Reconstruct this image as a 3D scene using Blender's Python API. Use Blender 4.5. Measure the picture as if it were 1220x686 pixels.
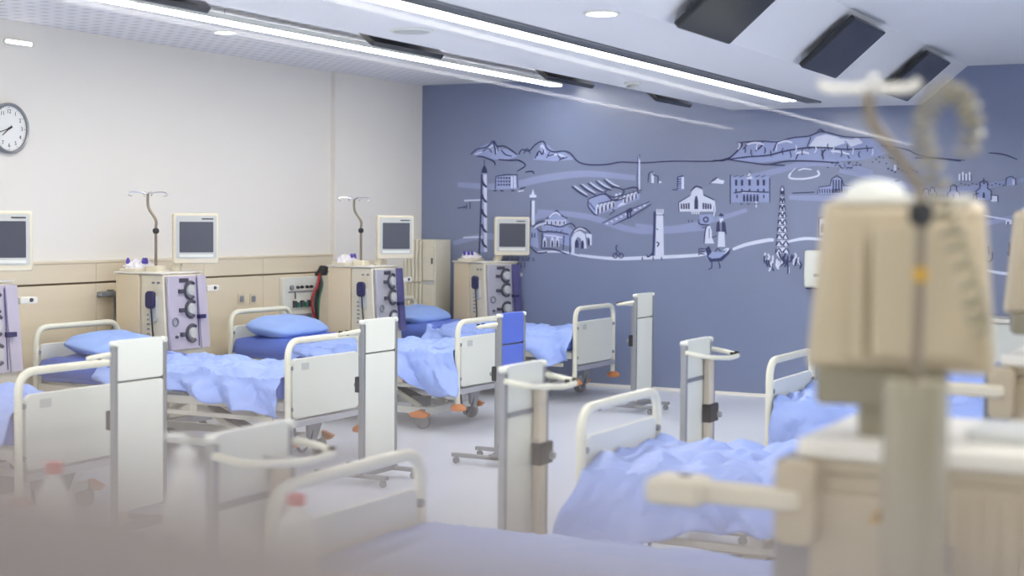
import bpy, bmesh, math, random
import numpy as np
from mathutils import Vector, Matrix, noise

for o in list(bpy.data.objects):
    bpy.data.objects.remove(o)
scene = bpy.context.scene
COL = scene.collection

# ------------------------------------------------------------------ camera
F_PX, YAW, PITCH, ROLL, EYE = 1782.5, math.radians(27.685), math.radians(2.586), math.radians(.471), 1.6
_F0 = Vector((-math.sin(YAW), math.cos(YAW), 0)); _R0 = Vector((math.cos(YAW), math.sin(YAW), 0))
CF = _F0 * math.cos(PITCH) + Vector((0, 0, -math.sin(PITCH))); _U0 = _R0.cross(CF)
CR = _R0 * math.cos(ROLL) + _U0 * math.sin(ROLL); CU = _U0 * math.cos(ROLL) - _R0 * math.sin(ROLL)
CC = Vector((0, 0, EYE))
cam_d = bpy.data.cameras.new('camera'); cam = bpy.data.objects.new('camera', cam_d); COL.objects.link(cam)
m = Matrix((CR, CU, -CF)).transposed().to_4x4(); m.translation = CC; cam.matrix_world = m
cam_d.sensor_width = 36; cam_d.lens = F_PX / 1220 * 36; cam_d.clip_start = .02; cam_d.clip_end = 100
cam_d.dof.use_dof = True; cam_d.dof.focus_distance = 10.5; cam_d.dof.aperture_fstop = 1.6
scene.camera = cam

def ray(x, y): return CF + CR * ((x - 610) / F_PX) - CU * ((y - 343) / F_PX)
def at(x, y, ax, v):                       # where the sight line of a photo pixel meets a plane of the room
    d = ray(x, y); return CC + d * ((v - CC[ax]) / d[ax])
def dep(x, y, d): return CC + ray(x, y) * d

# ------------------------------------------------------------------ world and exposure
w = bpy.data.worlds.new('world'); scene.world = w; w.use_nodes = True
w.node_tree.nodes['Background'].inputs[0].default_value = (.8, .85, 1, 1)
w.node_tree.nodes['Background'].inputs[1].default_value = .25
vs = scene.view_settings
vs.view_transform = 'Standard'; vs.look = 'None'; vs.gamma = 1; vs.use_curve_mapping = False
vs.exposure = 1.25
STRIP_E = 13.0          # luminous strips in the ceiling: the room's lamps
ADDED_WINDOWS = [(4.9, 1.7), (7.2, 1.7), (9.5, 1.7)]      # windows added in the unseen right wall to light the room: centre and width
for yc_, wd_ in ADDED_WINDOWS:
    ld = bpy.data.lights.new('window_daylight', 'AREA'); ld.shape = 'RECTANGLE'; ld.size = wd_ - .06; ld.size_y = 1.5; ld.energy = 12; ld.color = (.86, .92, 1)  # fill light added at each invented window
    lo = bpy.data.objects.new('window_daylight', ld); COL.objects.link(lo); lo.location = (3.29, yc_, 1.75); lo.rotation_euler = (math.radians(90), 0, math.radians(90))

# ------------------------------------------------------------------ materials
def srgb(r, g, b):
    f = lambda c: (c / 255 / 12.92) if c / 255 <= .04045 else ((c / 255 + .055) / 1.055) ** 2.4
    return (f(r), f(g), f(b), 1)
M = {}
def mat(name, col, rough=.5, metal=0, var=.06, scale=6, bump=0, bscale=40, emit=0, trans=0, alpha=1, sub=0, spec=.5, coat=0):
    mt = bpy.data.materials.new(name); mt.use_nodes = True; nt = mt.node_tree; b = nt.nodes['Principled BSDF']
    b.inputs['Roughness'].default_value = rough; b.inputs['Metallic'].default_value = metal
    b.inputs['Specular IOR Level'].default_value = spec; b.inputs['Coat Weight'].default_value = coat
    b.inputs['Base Color'].default_value = col
    if var:
        tc = nt.nodes.new('ShaderNodeTexCoord'); n = nt.nodes.new('ShaderNodeTexNoise'); n.inputs['Scale'].default_value = scale
        n.inputs['Detail'].default_value = 4
        r = nt.nodes.new('ShaderNodeMix'); r.data_type = 'RGBA'
        r.inputs[6].default_value = [c * (1 - var) for c in col[:3]] + [1]; r.inputs[7].default_value = [min(1, c * (1 + var)) for c in col[:3]] + [1]
        nt.links.new(tc.outputs['Object'], n.inputs['Vector']); nt.links.new(n.outputs['Fac'], r.inputs[0]); nt.links.new(r.outputs[2], b.inputs['Base Color'])
    if bump:
        tc = nt.nodes.new('ShaderNodeTexCoord'); n = nt.nodes.new('ShaderNodeTexNoise'); n.inputs['Scale'].default_value = bscale
        bp = nt.nodes.new('ShaderNodeBump'); bp.inputs['Strength'].default_value = bump; bp.inputs['Distance'].default_value = .01
        nt.links.new(tc.outputs['Object'], n.inputs['Vector']); nt.links.new(n.outputs['Fac'], bp.inputs['Height']); nt.links.new(bp.outputs[0], b.inputs['Normal'])
    if emit:
        b.inputs['Emission Color'].default_value = col; b.inputs['Emission Strength'].default_value = emit
    if trans: b.inputs['Transmission Weight'].default_value = trans
    if sub:
        b.inputs['Subsurface Weight'].default_value = sub; b.inputs['Subsurface Radius'].default_value = (.02, .02, .03)
    if alpha < 1: b.inputs['Alpha'].default_value = alpha
    M[name] = mt; return mt

mat('wall_white', srgb(232, 228, 221), .65, var=.015, scale=.8)
mat('wall_blue', srgb(122, 133, 165), .3, var=.05, scale=1.2, bump=.02, bscale=30, spec=.75)
mat('ceiling_white', srgb(236, 236, 240), .6, var=.01)
mat('floor_vinyl', srgb(216, 222, 236), .28, var=.05, scale=2.5)
mat('maple', srgb(222, 209, 184), .45, var=.05, scale=2.2)
mat('groove', srgb(120, 100, 75), .7, var=0)
mat('cream', srgb(228, 224, 208), .38, var=.02)
mat('cream_tube', srgb(232, 230, 212), .3, var=.02)
mat('panel_white', srgb(226, 228, 220), .32, var=.02)
mat('machine_cream', srgb(224, 216, 194), .42, var=.02)
mat('machine_side', srgb(222, 206, 176), .45, var=.03)
mat('machine_taupe', srgb(192, 177, 149), .5, var=.03)
mat('machine_top', srgb(232, 228, 218), .4, var=.02)
mat('olive_post', srgb(142, 135, 114), .4, var=.03)
mat('grey_metal', srgb(150, 152, 155), .35, .6, var=.03)
mat('alu', srgb(200, 200, 204), .3, .7, var=.02)
mat('tan_alu', srgb(214, 202, 182), .45, .1, var=.03)
mat('bronze_rod', srgb(140, 128, 112), .35, .6, var=.03)
mat('grey_plastic', srgb(128, 132, 140), .5, var=.03)
mat('bezel_grey', srgb(196, 198, 196), .4, var=.02)
mat('screen_off', srgb(70, 72, 86), .3, var=.02)
mat('tv_black', srgb(26, 27, 34), .16, var=0)
mat('black_rubber', srgb(28, 28, 32), .6, var=0)
mat('navy_plastic', srgb(36, 34, 84), .35, var=0)
mat('lilac_panel', srgb(190, 182, 198), .35, var=.08, scale=9)
mat('pump_grey', srgb(176, 174, 182), .4, var=.08, scale=12)
mat('purple_door', srgb(84, 80, 132), .3, var=.04)
mat('pump_dark', srgb(70, 68, 82), .4, var=0)
mat('orange_plastic', srgb(214, 132, 70), .45, var=.04)
mat('blue_panel', srgb(84, 108, 208), .4, var=.03)
mat('mattress_blue', srgb(92, 118, 208), .5, var=.04)
mat('sheet_blue', srgb(156, 180, 243), .5, var=.06, scale=5, bump=.2, bscale=14)
mat('pillow_blue', srgb(146, 175, 236), .55, var=.06, bump=.35, bscale=9)
mat('clear_bag', srgb(236, 232, 236), .18, var=.1, scale=22)
mat('purple_cap', srgb(80, 66, 170), .35, var=0)
mat('red_cap', srgb(206, 72, 78), .4, var=0)
mat('bottle_white', srgb(244, 246, 244), .35, var=.02, alpha=.93)
mat('cord_grey', srgb(150, 142, 118), .3, var=0)
mat('ink', srgb(60, 60, 66), .6, var=0)
mat('black_ink', srgb(20, 20, 22), .5, var=0)
mat('yellow', srgb(196, 152, 40), .5, var=0)
mat('chrome', srgb(210, 210, 212), .18, 1, var=0)
mat('clock_white', srgb(238, 238, 236), .4, var=0)
mat('taupe_felt', srgb(124, 116, 112), .9, var=.08, scale=30)
mat('locker', srgb(222, 216, 196), .45, var=.03)
mat('gas_red', srgb(178, 40, 48), .5, var=0)
mat('gas_green', srgb(40, 120, 90), .5, var=0)
mat('paint_dark', srgb(50, 58, 102), .6, var=.15, scale=12)
mat('paint_white', srgb(214, 221, 244), .6, var=.08, scale=12)
mat('paint_mid', srgb(152, 164, 208), .6, var=.1, scale=8)
mat('paint_soft', srgb(146, 156, 196), .6, var=.06, scale=5)
mat('strip_glow', (1, .965, .905, 1), .5, var=0, emit=STRIP_E)
mat('spot_glow', (1, .96, .9, 1), .5, var=0, emit=4)

def brick_bump(name, base, sx):               # perforated acoustic ceiling tiles: fine relief
    mt = M[base].copy(); mt.name = name; nt = mt.node_tree; b = nt.nodes['Principled BSDF']
    tc = nt.nodes.new('ShaderNodeTexCoord'); v = nt.nodes.new('ShaderNodeTexVoronoi'); v.inputs['Scale'].default_value = sx
    v.inputs['Randomness'].default_value = 0
    r = nt.nodes.new('ShaderNodeMapRange'); r.inputs[1].default_value = .25; r.inputs[2].default_value = .4
    bp = nt.nodes.new('ShaderNodeBump'); bp.inputs['Strength'].default_value = .6; bp.inputs['Distance'].default_value = .01
    nt.links.new(tc.outputs['Object'], v.inputs['Vector']); nt.links.new(v.outputs['Distance'], r.inputs[0])
    nt.links.new(r.outputs[0], bp.inputs['Height']); nt.links.new(bp.outputs[0], b.inputs['Normal'])
    cm = nt.nodes.new('ShaderNodeMix'); cm.data_type = 'RGBA'            # the holes themselves are dark
    base_ = list(b.inputs['Base Color'].links)[0].from_socket; cm.inputs[6].default_value = srgb(204, 204, 206)
    nt.links.new(r.outputs[0], cm.inputs[0]); nt.links.new(base_, cm.inputs[7]); nt.links.new(cm.outputs[2], b.inputs['Base Color'])
    M[name] = mt
brick_bump('acoustic', 'ceiling_white', 8)

def wood_grain():
    mt = M['maple']; nt = mt.node_tree
    for n in nt.nodes:
        if n.type == 'TEX_NOISE':
            mp = nt.nodes.new('ShaderNodeMapping'); mp.inputs['Scale'].default_value = (8, .7, 10)
            tc = [k for k in nt.nodes if k.type == 'TEX_COORD'][0]
            nt.links.new(tc.outputs['Object'], mp.inputs[0]); nt.links.new(mp.outputs[0], n.inputs['Vector'])
wood_grain()

def glass_material():
    mt = bpy.data.materials.new('clear_glass'); mt.use_nodes = True; nt = mt.node_tree; nt.nodes.clear()
    o = nt.nodes.new('ShaderNodeOutputMaterial'); mx = nt.nodes.new('ShaderNodeMixShader'); t = nt.nodes.new('ShaderNodeBsdfTransparent'); g = nt.nodes.new('ShaderNodeBsdfGlossy')
    t.inputs[0].default_value = (.985, .992, .988, 1); g.inputs['Roughness'].default_value = 0; mx.inputs[0].default_value = .006
    nt.links.new(t.outputs[0], mx.inputs[1]); nt.links.new(g.outputs[0], mx.inputs[2]); nt.links.new(mx.outputs[0], o.inputs[0])
    M['clear_glass'] = mt
glass_material()

# ------------------------------------------------------------------ mesh helpers
class MB:
    def __init__(s): s.v = []; s.f = []; s.mi = []; s.cur = 0
    def add(s, vs, fs):
        k = len(s.v); s.v += [tuple(p) for p in vs]; s.f += [tuple(i + k for i in f) for f in fs]; s.mi += [s.cur] * len(fs); return s
    def box(s, x0, x1, y0, y1, z0, z1):
        return s.add([(x0, y0, z0), (x1, y0, z0), (x1, y1, z0), (x0, y1, z0), (x0, y0, z1), (x1, y0, z1), (x1, y1, z1), (x0, y1, z1)],
                     [(0, 3, 2, 1), (4, 5, 6, 7), (0, 1, 5, 4), (1, 2, 6, 5), (2, 3, 7, 6), (3, 0, 4, 7)])
    def prism(s, prof, ax, a, b):                 # polygon extruded along an axis; prof in the two other axes, in order
        def P(q, t): return [(t, q[0], q[1]), (q[0], t, q[1]), (q[0], q[1], t)][ax]
        n = len(prof); vs = [P(q, a) for q in prof] + [P(q, b) for q in prof]
        return s.add(vs, [tuple(range(n))[::-1], tuple(range(n, 2 * n))] + [(i, (i + 1) % n, n + (i + 1) % n, n + i) for i in range(n)])
    def rbox(s, ax, lo, hi, r, a, b, seg=5):      # rounded rectangle lo..hi extruded along ax from a to b
        return s.prism(rrect(lo, hi, r, seg), ax, a, b)
    def tube(s, pts, r, seg=10, closed=False, caps=True):
        pts = [Vector(p) for p in pts]; n = len(pts); rr = r if hasattr(r, '__len__') else [r] * n
        up = None; rings = []
        for i in range(n):
            a = pts[i - 1] if (i > 0 or closed) else pts[i]; b = pts[(i + 1) % n] if (i < n - 1 or closed) else pts[i]
            t = (b - a).normalized()
            if up is None: up = t.orthogonal().normalized()
            up = (up - t * up.dot(t)); up = up.normalized() if up.length > 1e-6 else t.orthogonal().normalized()
            q = t.cross(up); rings.append([pts[i] + (up * math.cos(k * 2 * math.pi / seg) + q * math.sin(k * 2 * math.pi / seg)) * rr[i] for k in range(seg)])
        vs = [p for R in rings for p in R]; fs = []
        for i in range(n if closed else n - 1):
            j = (i + 1) % n
            for k in range(seg): fs.append((i * seg + k, i * seg + (k + 1) % seg, j * seg + (k + 1) % seg, j * seg + k))
        if caps and not closed: fs += [tuple(range(seg))[::-1], tuple(range((n - 1) * seg, n * seg))]
        return s.add(vs, fs)
    def lathe(s, prof, c=(0, 0, 0), seg=20, ax=2):   # prof: (radius, height) pairs
        n = len(prof); vs = []
        for r, h in prof:
            for k in range(seg):
                a = k * 2 * math.pi / seg; p = (r * math.cos(a), r * math.sin(a), h)
                if ax == 0: p = (p[2], p[0], p[1])
                if ax == 1: p = (p[0], p[2], p[1])
                vs.append((p[0] + c[0], p[1] + c[1], p[2] + c[2]))
        fs = [(i * seg + k, i * seg + (k + 1) % seg, (i + 1) * seg + (k + 1) % seg, (i + 1) * seg + k) for i in range(n - 1) for k in range(seg)]
        fs += [tuple(range(seg))[::-1], tuple(range((n - 1) * seg, n * seg))]
        return s.add(vs, fs)
    def grid(s, fn, nu, nv):
        vs = [fn(i / nu, j / nv) for i in range(nu + 1) for j in range(nv + 1)]
        return s.add(vs, [(i * (nv + 1) + j, (i + 1) * (nv + 1) + j, (i + 1) * (nv + 1) + j + 1, i * (nv + 1) + j + 1) for i in range(nu) for j in range(nv)])
    def build(s, name, mats, parent=None, bevel=0, smooth=40, fix=True, solid=0):
        me = bpy.data.meshes.new(name); me.from_pydata(s.v, [], s.f)
        for k in (mats if isinstance(mats, (list, tuple)) else [mats]): me.materials.append(M[k])
        me.polygons.foreach_set('material_index', s.mi)
        if fix:
            bm = bmesh.new(); bm.from_mesh(me); bmesh.ops.recalc_face_normals(bm, faces=bm.faces); bm.to_mesh(me); bm.free()
        if smooth:
            me.polygons.foreach_set('use_smooth', [True] * len(me.polygons)); me.set_sharp_from_angle(angle=math.radians(smooth))
        me.update()
        o = bpy.data.objects.new(name, me); COL.objects.link(o); o.parent = parent
        if bevel:
            b = o.modifiers.new('bevel', 'BEVEL'); b.width = bevel; b.segments = 2; b.limit_method = 'ANGLE'; b.angle_limit = math.radians(40)
        if solid:
            b = o.modifiers.new('solid', 'SOLIDIFY'); b.thickness = solid; b.offset = 0
        return o

def rrect(lo, hi, r, seg=5):
    pts = []
    for cx, cy, a0 in ((hi[0] - r, hi[1] - r, 0), (lo[0] + r, hi[1] - r, 90), (lo[0] + r, lo[1] + r, 180), (hi[0] - r, lo[1] + r, 270)):
        for k in range(seg + 1):
            a = math.radians(a0 + 90 * k / seg); pts.append((cx + r * math.cos(a), cy + r * math.sin(a)))
    return pts
def rounded(pts, r, seg=5):                      # a polyline with its inner corners rounded
    pts = [Vector(p) for p in pts]; out = [pts[0]]
    for i in range(1, len(pts) - 1):
        a = (pts[i - 1] - pts[i]); b = (pts[i + 1] - pts[i]); d = min(r, a.length * .49, b.length * .49)
        p, q = pts[i] + a.normalized() * d, pts[i] + b.normalized() * d
        for k in range(seg + 1):
            t = k / seg; out.append(p * (1 - t) ** 2 + pts[i] * 2 * t * (1 - t) + q * t * t)
    return out + [pts[-1]]
def spline(pts, n=8):
    pts = [Vector(p) for p in pts]; out = []
    P = [pts[0]] + pts + [pts[-1]]
    for i in range(1, len(P) - 2):
        for k in range(n):
            t = k / n; a, b, c, d = P[i - 1], P[i], P[i + 1], P[i + 2]
            out.append(.5 * ((2 * b) + (c - a) * t + (2 * a - 5 * b + 4 * c - d) * t * t + (3 * b - a - 3 * c + d) * t ** 3))
    return out + [pts[-1]]

def tag(o, label=None, cat=None, group=None, kind=None):
    if label: o['label'] = label
    if cat: o['category'] = cat
    if group: o['group'] = group
    if kind: o['kind'] = kind
    return o
def thing(name, label, cat, loc=(0, 0, 0), rz=0, group=None):
    o = bpy.data.objects.new(name, None); COL.objects.link(o); o.empty_display_size = .1
    o.location = loc; o.rotation_euler = (0, 0, rz); return tag(o, label, cat, group)
KIDS = {}
def copy_tree(o, parent=None):
    c = o.copy(); COL.objects.link(c); c.parent = parent
    for ch in [k for k in bpy.data.objects if k.parent == o]: copy_tree(ch, c)
    return c

# ------------------------------------------------------------------ room shell
XL, YB, YF, XR = -8.02, 13.18, -19.6, 3.2
ZC, ZS = 2.97, 2.63                                  # ceiling and dropped centre
SL, SR = -4.64, -2.92                                # edges of the dropped centre
floor = MB().box(XL - .1, XR + .1, YF - .1, YB + .1, -.1, 0).build('floor', 'floor_vinyl'); tag(floor, kind='structure')
wl = MB().box(XL - .1, XL, YF, YB, 0, 3.1).build('wall_left', 'wall_white'); tag(wl, kind='structure')
wr = MB(); wr.box(XR, XR + .1, YF, YB, 0, .95).box(XR, XR + .1, YF, YB, 2.55, 3.1)
yy0 = YF
for yc_, wd_ in ADDED_WINDOWS:
    wr.box(XR, XR + .1, yy0, yc_ - wd_ / 2, .95, 2.55); yy0 = yc_ + wd_ / 2
wr.box(XR, XR + .1, yy0, YB, .95, 2.55)
wr = wr.build('wall_right', 'wall_white'); tag(wr, kind='structure')
for k_, (yc_, wd_) in enumerate(ADDED_WINDOWS):
    wo = thing('window_%d' % (k_ + 2), None, None, (XR + .05, yc_, 0)); tag(wo, kind='structure')  # unseen window, added only as a source of daylight
    for a_, b_, z0_, z1_ in ((-wd_ / 2, wd_ / 2, .95, 1.0), (-wd_ / 2, wd_ / 2, 2.5, 2.55), (-wd_ / 2, -wd_ / 2 + .05, 1.0, 2.5), (wd_ / 2 - .05, wd_ / 2, 1.0, 2.5), (-.02, .02, 1.0, 2.5)):
        MB().box(-.03, .03, a_, b_, z0_, z1_).build('window_frame', 'panel_white', wo)
wf = MB().box(XL - .1, XR + .1, YF - .1, YF, 0, 3.1).build('wall_front', 'wall_white'); tag(wf, kind='structure')
wb = MB().box(XL - .1, XR + .1, YB, YB + .1, 0, 3.1).build('wall_back', 'wall_blue'); tag(wb, kind='structure')
pil = MB().box(XL, XL + .05, 11.62, YB, 0, ZC).build('trim_1', 'wall_white'); tag(pil, kind='structure')
bb = MB().prism([(YB - .012, 0), (YB - .012, .02), (YB - .004, .03), (YB, .03), (YB, 0)], 0, XL + .05, XR).build('baseboard_back', 'wall_white'); tag(bb, kind='structure')
c = MB(); c.cur = 0
prof = [(XL - .1, ZC), (SL - .38, ZC), (SL, ZS), (SR, ZS), (SR + .38, 2.95), (XR + .1, 2.95)]
for i, (a, b) in enumerate(zip(prof[:-1], prof[1:])):
    c.cur = 1 if i in (0, 4) else 0
    c.add([(a[0], YF - .1, a[1]), (b[0], YF - .1, b[1]), (b[0], YB + .1, b[1]), (a[0], YB + .1, a[1])], [(0, 1, 2, 3)])
c.cur = 0; c.add([(XL - .1, YF - .1, 3.1), (XR + .1, YF - .1, 3.1), (XR + .1, YB + .1, 3.1), (XL - .1, YB + .1, 3.1)], [(0, 1, 2, 3)])
ce = c.build('ceiling', ['ceiling_white', 'acoustic'], smooth=0, fix=False); tag(ce, kind='structure')

# maple wainscot on the left wall: separate panels with open joints
MB().box(XL, XL + .012, 2.6, 11.62, 0, 1.26).build('panel_backing', 'groove', wl)
edges = [2.6, 3.85, 5.1, 6.35, 7.25, 8.5, 9.75, 10.55, 11.62]
for y0, y1 in zip(edges[:-1], edges[1:]):
    MB().box(XL + .012, XL + .03, y0 + .0015, y1 - .0015, .08, 1.10).build('wood_panel', 'maple', wl, bevel=.002)
    MB().box(XL + .012, XL + .03, y0 + .0015, y1 - .0015, 1.115, 1.255).build('wood_panel', 'maple', wl, bevel=.002)
MB().box(XL, XL + .036, 2.6, 11.62, 1.255, 1.275).build('wood_cap', 'maple', wl, bevel=.003)
MB().box(XL + .012, XL + .026, 2.6, 11.62, 0, .078).build('kick_strip', 'cream', wl)
MB().box(XL + .05, XL + .068, 11.62, 12.5, .08, 1.2).build('wood_panel', 'maple', wl, bevel=.002)
# two steel sockets on the panels
for px in (287, 301):
    p = at(px, 356, 0, XL + .03)
    o = thing('wall_socket', 'square steel wall socket above the second bed head, %s of the pair' % ('left' if px < 290 else 'right'), 'socket', (XL + .03, p.y, p.z), group='sockets on the wood panels')
    MB().rbox(0, (-.045, -.045), (.045, .045), .008, 0, .008).build('plate', 'tan_alu', o)
    MB().rbox(0, (-.026, -.026), (.026, .026), .006, .008, .012).build('insert', 'grey_plastic', o)

# glass of the station the room is seen through (slightly out of parallel with the far wall)
g = thing('window_1', None, None, (0, .75, 0), math.radians(1.0)); tag(g, kind='structure')
MB().box(-2.2, 1.6, -.004, .004, .95, 2.6).build('glass_pane', 'clear_glass', g)
MB().box(-2.26, 1.66, -.03, .03, .88, .95).build('glass_frame', 'alu', g)
MB().box(-2.26, 1.66, -.03, .03, 2.6, 2.63).build('glass_frame', 'alu', g)
for x in (-2.26, 1.6): MB().box(x, x + .06, -.03, .03, .95, 2.6).build('glass_frame', 'alu', g)
MB().box(-2.26, 1.66, -.05, .05, 0, .88).build('parapet', 'panel_white', g)

# ------------------------------------------------------------------ lamps and ceiling fittings
def hung_strip(x, z, label, y1=12.55):
    o = thing('strip_light', label, 'light', (x, 0, z))
    MB().box(-.055, .055, -18.4, y1, .012, .05).build('housing', 'panel_white', o, bevel=.003)
    MB().box(-.05, .05, -18.39, y1 - .01, 0, .012).build('diffuser', 'strip_glow', o)
    for k in range(14):
        y = -17.2 + 2.25 * k + .35
        if y > y1: continue
        MB().tube([(0, y, .05), (0, y, ZC - z + .002)], .004, 6).build('hanger', 'chrome', o)
p = at(664, 103, 1, 12.9); hung_strip(p.x, p.z, 'long white strip lamp hung below the ceiling along the white wall', 12.9)
hung_strip(-.15, 2.86, 'long white strip lamp hung below the ceiling over the bed heads at right', 8.0)  # extra lamp outside the view, added only to light the room
o = thing('strip_light', 'long white strip lamp set flush in the dropped ceiling', 'light', (-3.82, 0, ZS))
MB().box(-.065, .065, -18.4, 12.31, -.006, 0).build('diffuser', 'strip_glow', o)
for s in (-1, 1): MB().box(s * .07 - .005, s * .07 + .005, -18.4, 12.31, -.009, 0).build('rim', 'panel_white', o)
o = thing('air_grille', 'grey linear air grille beside the flush strip lamp', 'air grille', (-3.68, 0, ZS))
MB().box(-.065, .065, -18.4, 12.53, -.003, 0).build('recess', 'pump_dark', o)
for k in range(4): MB().box(-.06 + k * .035, -.046 + k * .035, -18.4, 12.53, -.014, -.003).build('slat', 'grey_metal', o)
def downlight(x, y, z, label):
    o = thing('downlight', label, 'light', (x, y, z), group='round ceiling spots')
    MB().lathe([(.095, 0), (.095, -.006), (.08, -.01), (.075, -.01), (.075, 0)], seg=28).build('rim', 'panel_white', o)
    MB().lathe([(.074, -.001), (.074, -.006)], seg=28).build('lens', 'spot_glow', o)
p = at(268, 38, 2, ZC); downlight(p.x, p.y, ZC, 'round ceiling spot between the hung strip lamp and the white wall')
p = at(717, 15, 2, ZS); downlight(p.x, p.y, ZS, 'round ceiling spot in the dropped ceiling beside the air grille')
# glowing oval on the wall imitating a ceiling lamp's reflection in the glass
p = at(20, 51, 0, XL); o = thing('wall_light', 'small glowing oval wall light above the clock', 'light', (XL, p.y, p.z))
MB().rbox(0, (-.13, -.016), (.13, .016), .015, 0, .02, 8).build('rim', 'panel_white', o)
MB().rbox(0, (-.12, -.011), (.12, .011), .0105, .02, .024, 8).build('lens', 'spot_glow', o)
p = at(490, 36, 2, ZS); o = thing('ceiling_speaker', 'flat round grey ceiling speaker in the dropped ceiling', 'speaker', (p.x, p.y, ZS))
MB().lathe([(.12, 0), (.12, -.006), (.105, -.01)], seg=28).build('rim', 'panel_white', o)
MB().lathe([(.104, -.008), (.1, -.012), (.02, -.014)], seg=28).build('mesh_cover', 'bezel_grey', o)
p = at(753, 98, 2, ZS); o = thing('smoke_detector', 'small white smoke detector at the edge of the dropped ceiling', 'smoke detector', (p.x, p.y, ZS))
MB().lathe([(.06, 0), (.06, -.018), (.05, -.024)], seg=24).build('base', 'panel_white', o)
MB().lathe([(.036, -.024), (.036, -.03), (.044, -.034), (.044, -.042), (.03, -.05)], seg=24).build('sensor', 'bezel_grey', o)
# televisions on the two slopes of the dropped ceiling
def television(y, side, label):
    dx, dz = .38, .33; L = math.hypot(dx, dz); ang = math.atan2(dz, dx)
    x0 = SR if side > 0 else SL
    o = thing('television', label, 'television', (x0, y, ZS), group='televisions on the ceiling slopes')
    h = Matrix.Rotation(-ang, 4, 'Y')      # local x runs up the slope, local -z out of it
    if side < 0: h = Matrix.Scale(-1, 4, (1, 0, 0)) @ h
    def put(mb): mb.v = [tuple(h @ Vector(v)) for v in mb.v]; return mb
    off = -.07
    put(MB().rbox(2, (.035, -.40), (.485, .40), .014, off - .012, off + .02)).build('housing', 'tv_black', o)
    put(MB().rbox(2, (.05, -.385), (.47, .385), .006, off - .0135, off - .012)).build('screen', 'tv_black', o)
    put(MB().box(.2, .32, -.1, .1, off + .02, -.001)).build('bracket', 'black_rubber', o)
    for yy in (-.25, .25): put(MB().box(.14, .38, yy - .015, yy + .015, off + .02, off + .035)).build('rail', 'grey_metal', o)
for y, nm in ((7.6, 'nearest'), (9.77, 'middle'), (11.9, 'farthest')):
    television(y, 1, 'black flat television on the right ceiling slope, %s of three' % nm)
for y, nm in ((5.4, 'nearest'), (7.64, 'second nearest'), (9.88, 'third nearest'), (11.92, 'farthest')):
    television(y, -1, 'black television edge showing below the left ceiling slope, %s of four' % nm)

# ------------------------------------------------------------------ clock
p = at(8, 153, 0, XL); ck = thing('wall_clock', 'round white wall clock with black numerals on the white wall', 'clock', (XL, p.y, p.z))
MB().lathe([(.172, 0), (.178, .01), (.178, .035), (.168, .045), (.158, .04), (.158, .02)], seg=40, ax=0).build('rim', 'grey_metal', ck)
MB().lathe([(.16, .015), (.16, .022)], seg=40, ax=0).build('dial', 'clock_white', ck)
def text_mesh(txt, size):
    cu = bpy.data.curves.new('t', 'FONT'); cu.body = txt; cu.size = size; cu.align_x = 'CENTER'; cu.align_y = 'CENTER'; cu.extrude = .0006
    ob = bpy.data.objects.new('t', cu); COL.objects.link(ob); dg = bpy.context.evaluated_depsgraph_get()
    me = bpy.data.meshes.new_from_object(ob.evaluated_get(dg)); bpy.data.objects.remove(ob); return me
ROT = Matrix.Rotation(math.radians(90), 4, 'Z') @ Matrix.Rotation(math.radians(90), 4, 'X')      # upright, facing +X
for k in range(1, 13):
    me = text_mesh(str(k), .04); me.materials.clear(); me.materials.append(M['black_ink']); me.transform(ROT)
    a = math.radians(90 - 30 * k); ob = bpy.data.objects.new('numeral', me); COL.objects.link(ob); ob.parent = ck
    ob.location = (.0232, .118 * math.cos(a), .118 * math.sin(a))
tk = MB()
for k in range(60):
    a = math.radians(6 * k); r0 = .142 if k % 5 == 0 else .147
    d = Vector((0, math.cos(a), math.sin(a))); n = Vector((0, -math.sin(a), math.cos(a))) * (.002 if k % 5 == 0 else .001)
    P = [d * r0 - n, d * .153 - n, d * .153 + n, d * r0 + n]; tk.add([(.0226, q.y, q.z) for q in P], [(0, 1, 2, 3)])
tag(tk.build('minute_marks', 'black_ink', ck, smooth=0), kind='stuff')
for nm, deg, ln, wd, xx in (('hour_hand', 231, .08, .006, .025), ('minute_hand', 252, .125, .0045, .027)):
    a = math.radians(90 - deg); d = Vector((0, math.cos(a), math.sin(a))); n = Vector((0, -math.sin(a), math.cos(a))) * wd
    P = [-d * .03 - n * .8, d * ln - n * .5, d * ln + n * .5, -d * .03 + n * .8]
    MB().add([(xx, q.y, q.z) for q in P] + [(xx + .0015, q.y, q.z) for q in P], [(3, 2, 1, 0), (4, 5, 6, 7), (0, 1, 5, 4), (1, 2, 6, 5), (2, 3, 7, 6), (3, 0, 4, 7)]).build(nm, 'black_ink', ck)
MB().lathe([(.008, .022), (.008, .03)], seg=12, ax=0).build('hub', 'black_ink', ck)

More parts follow.
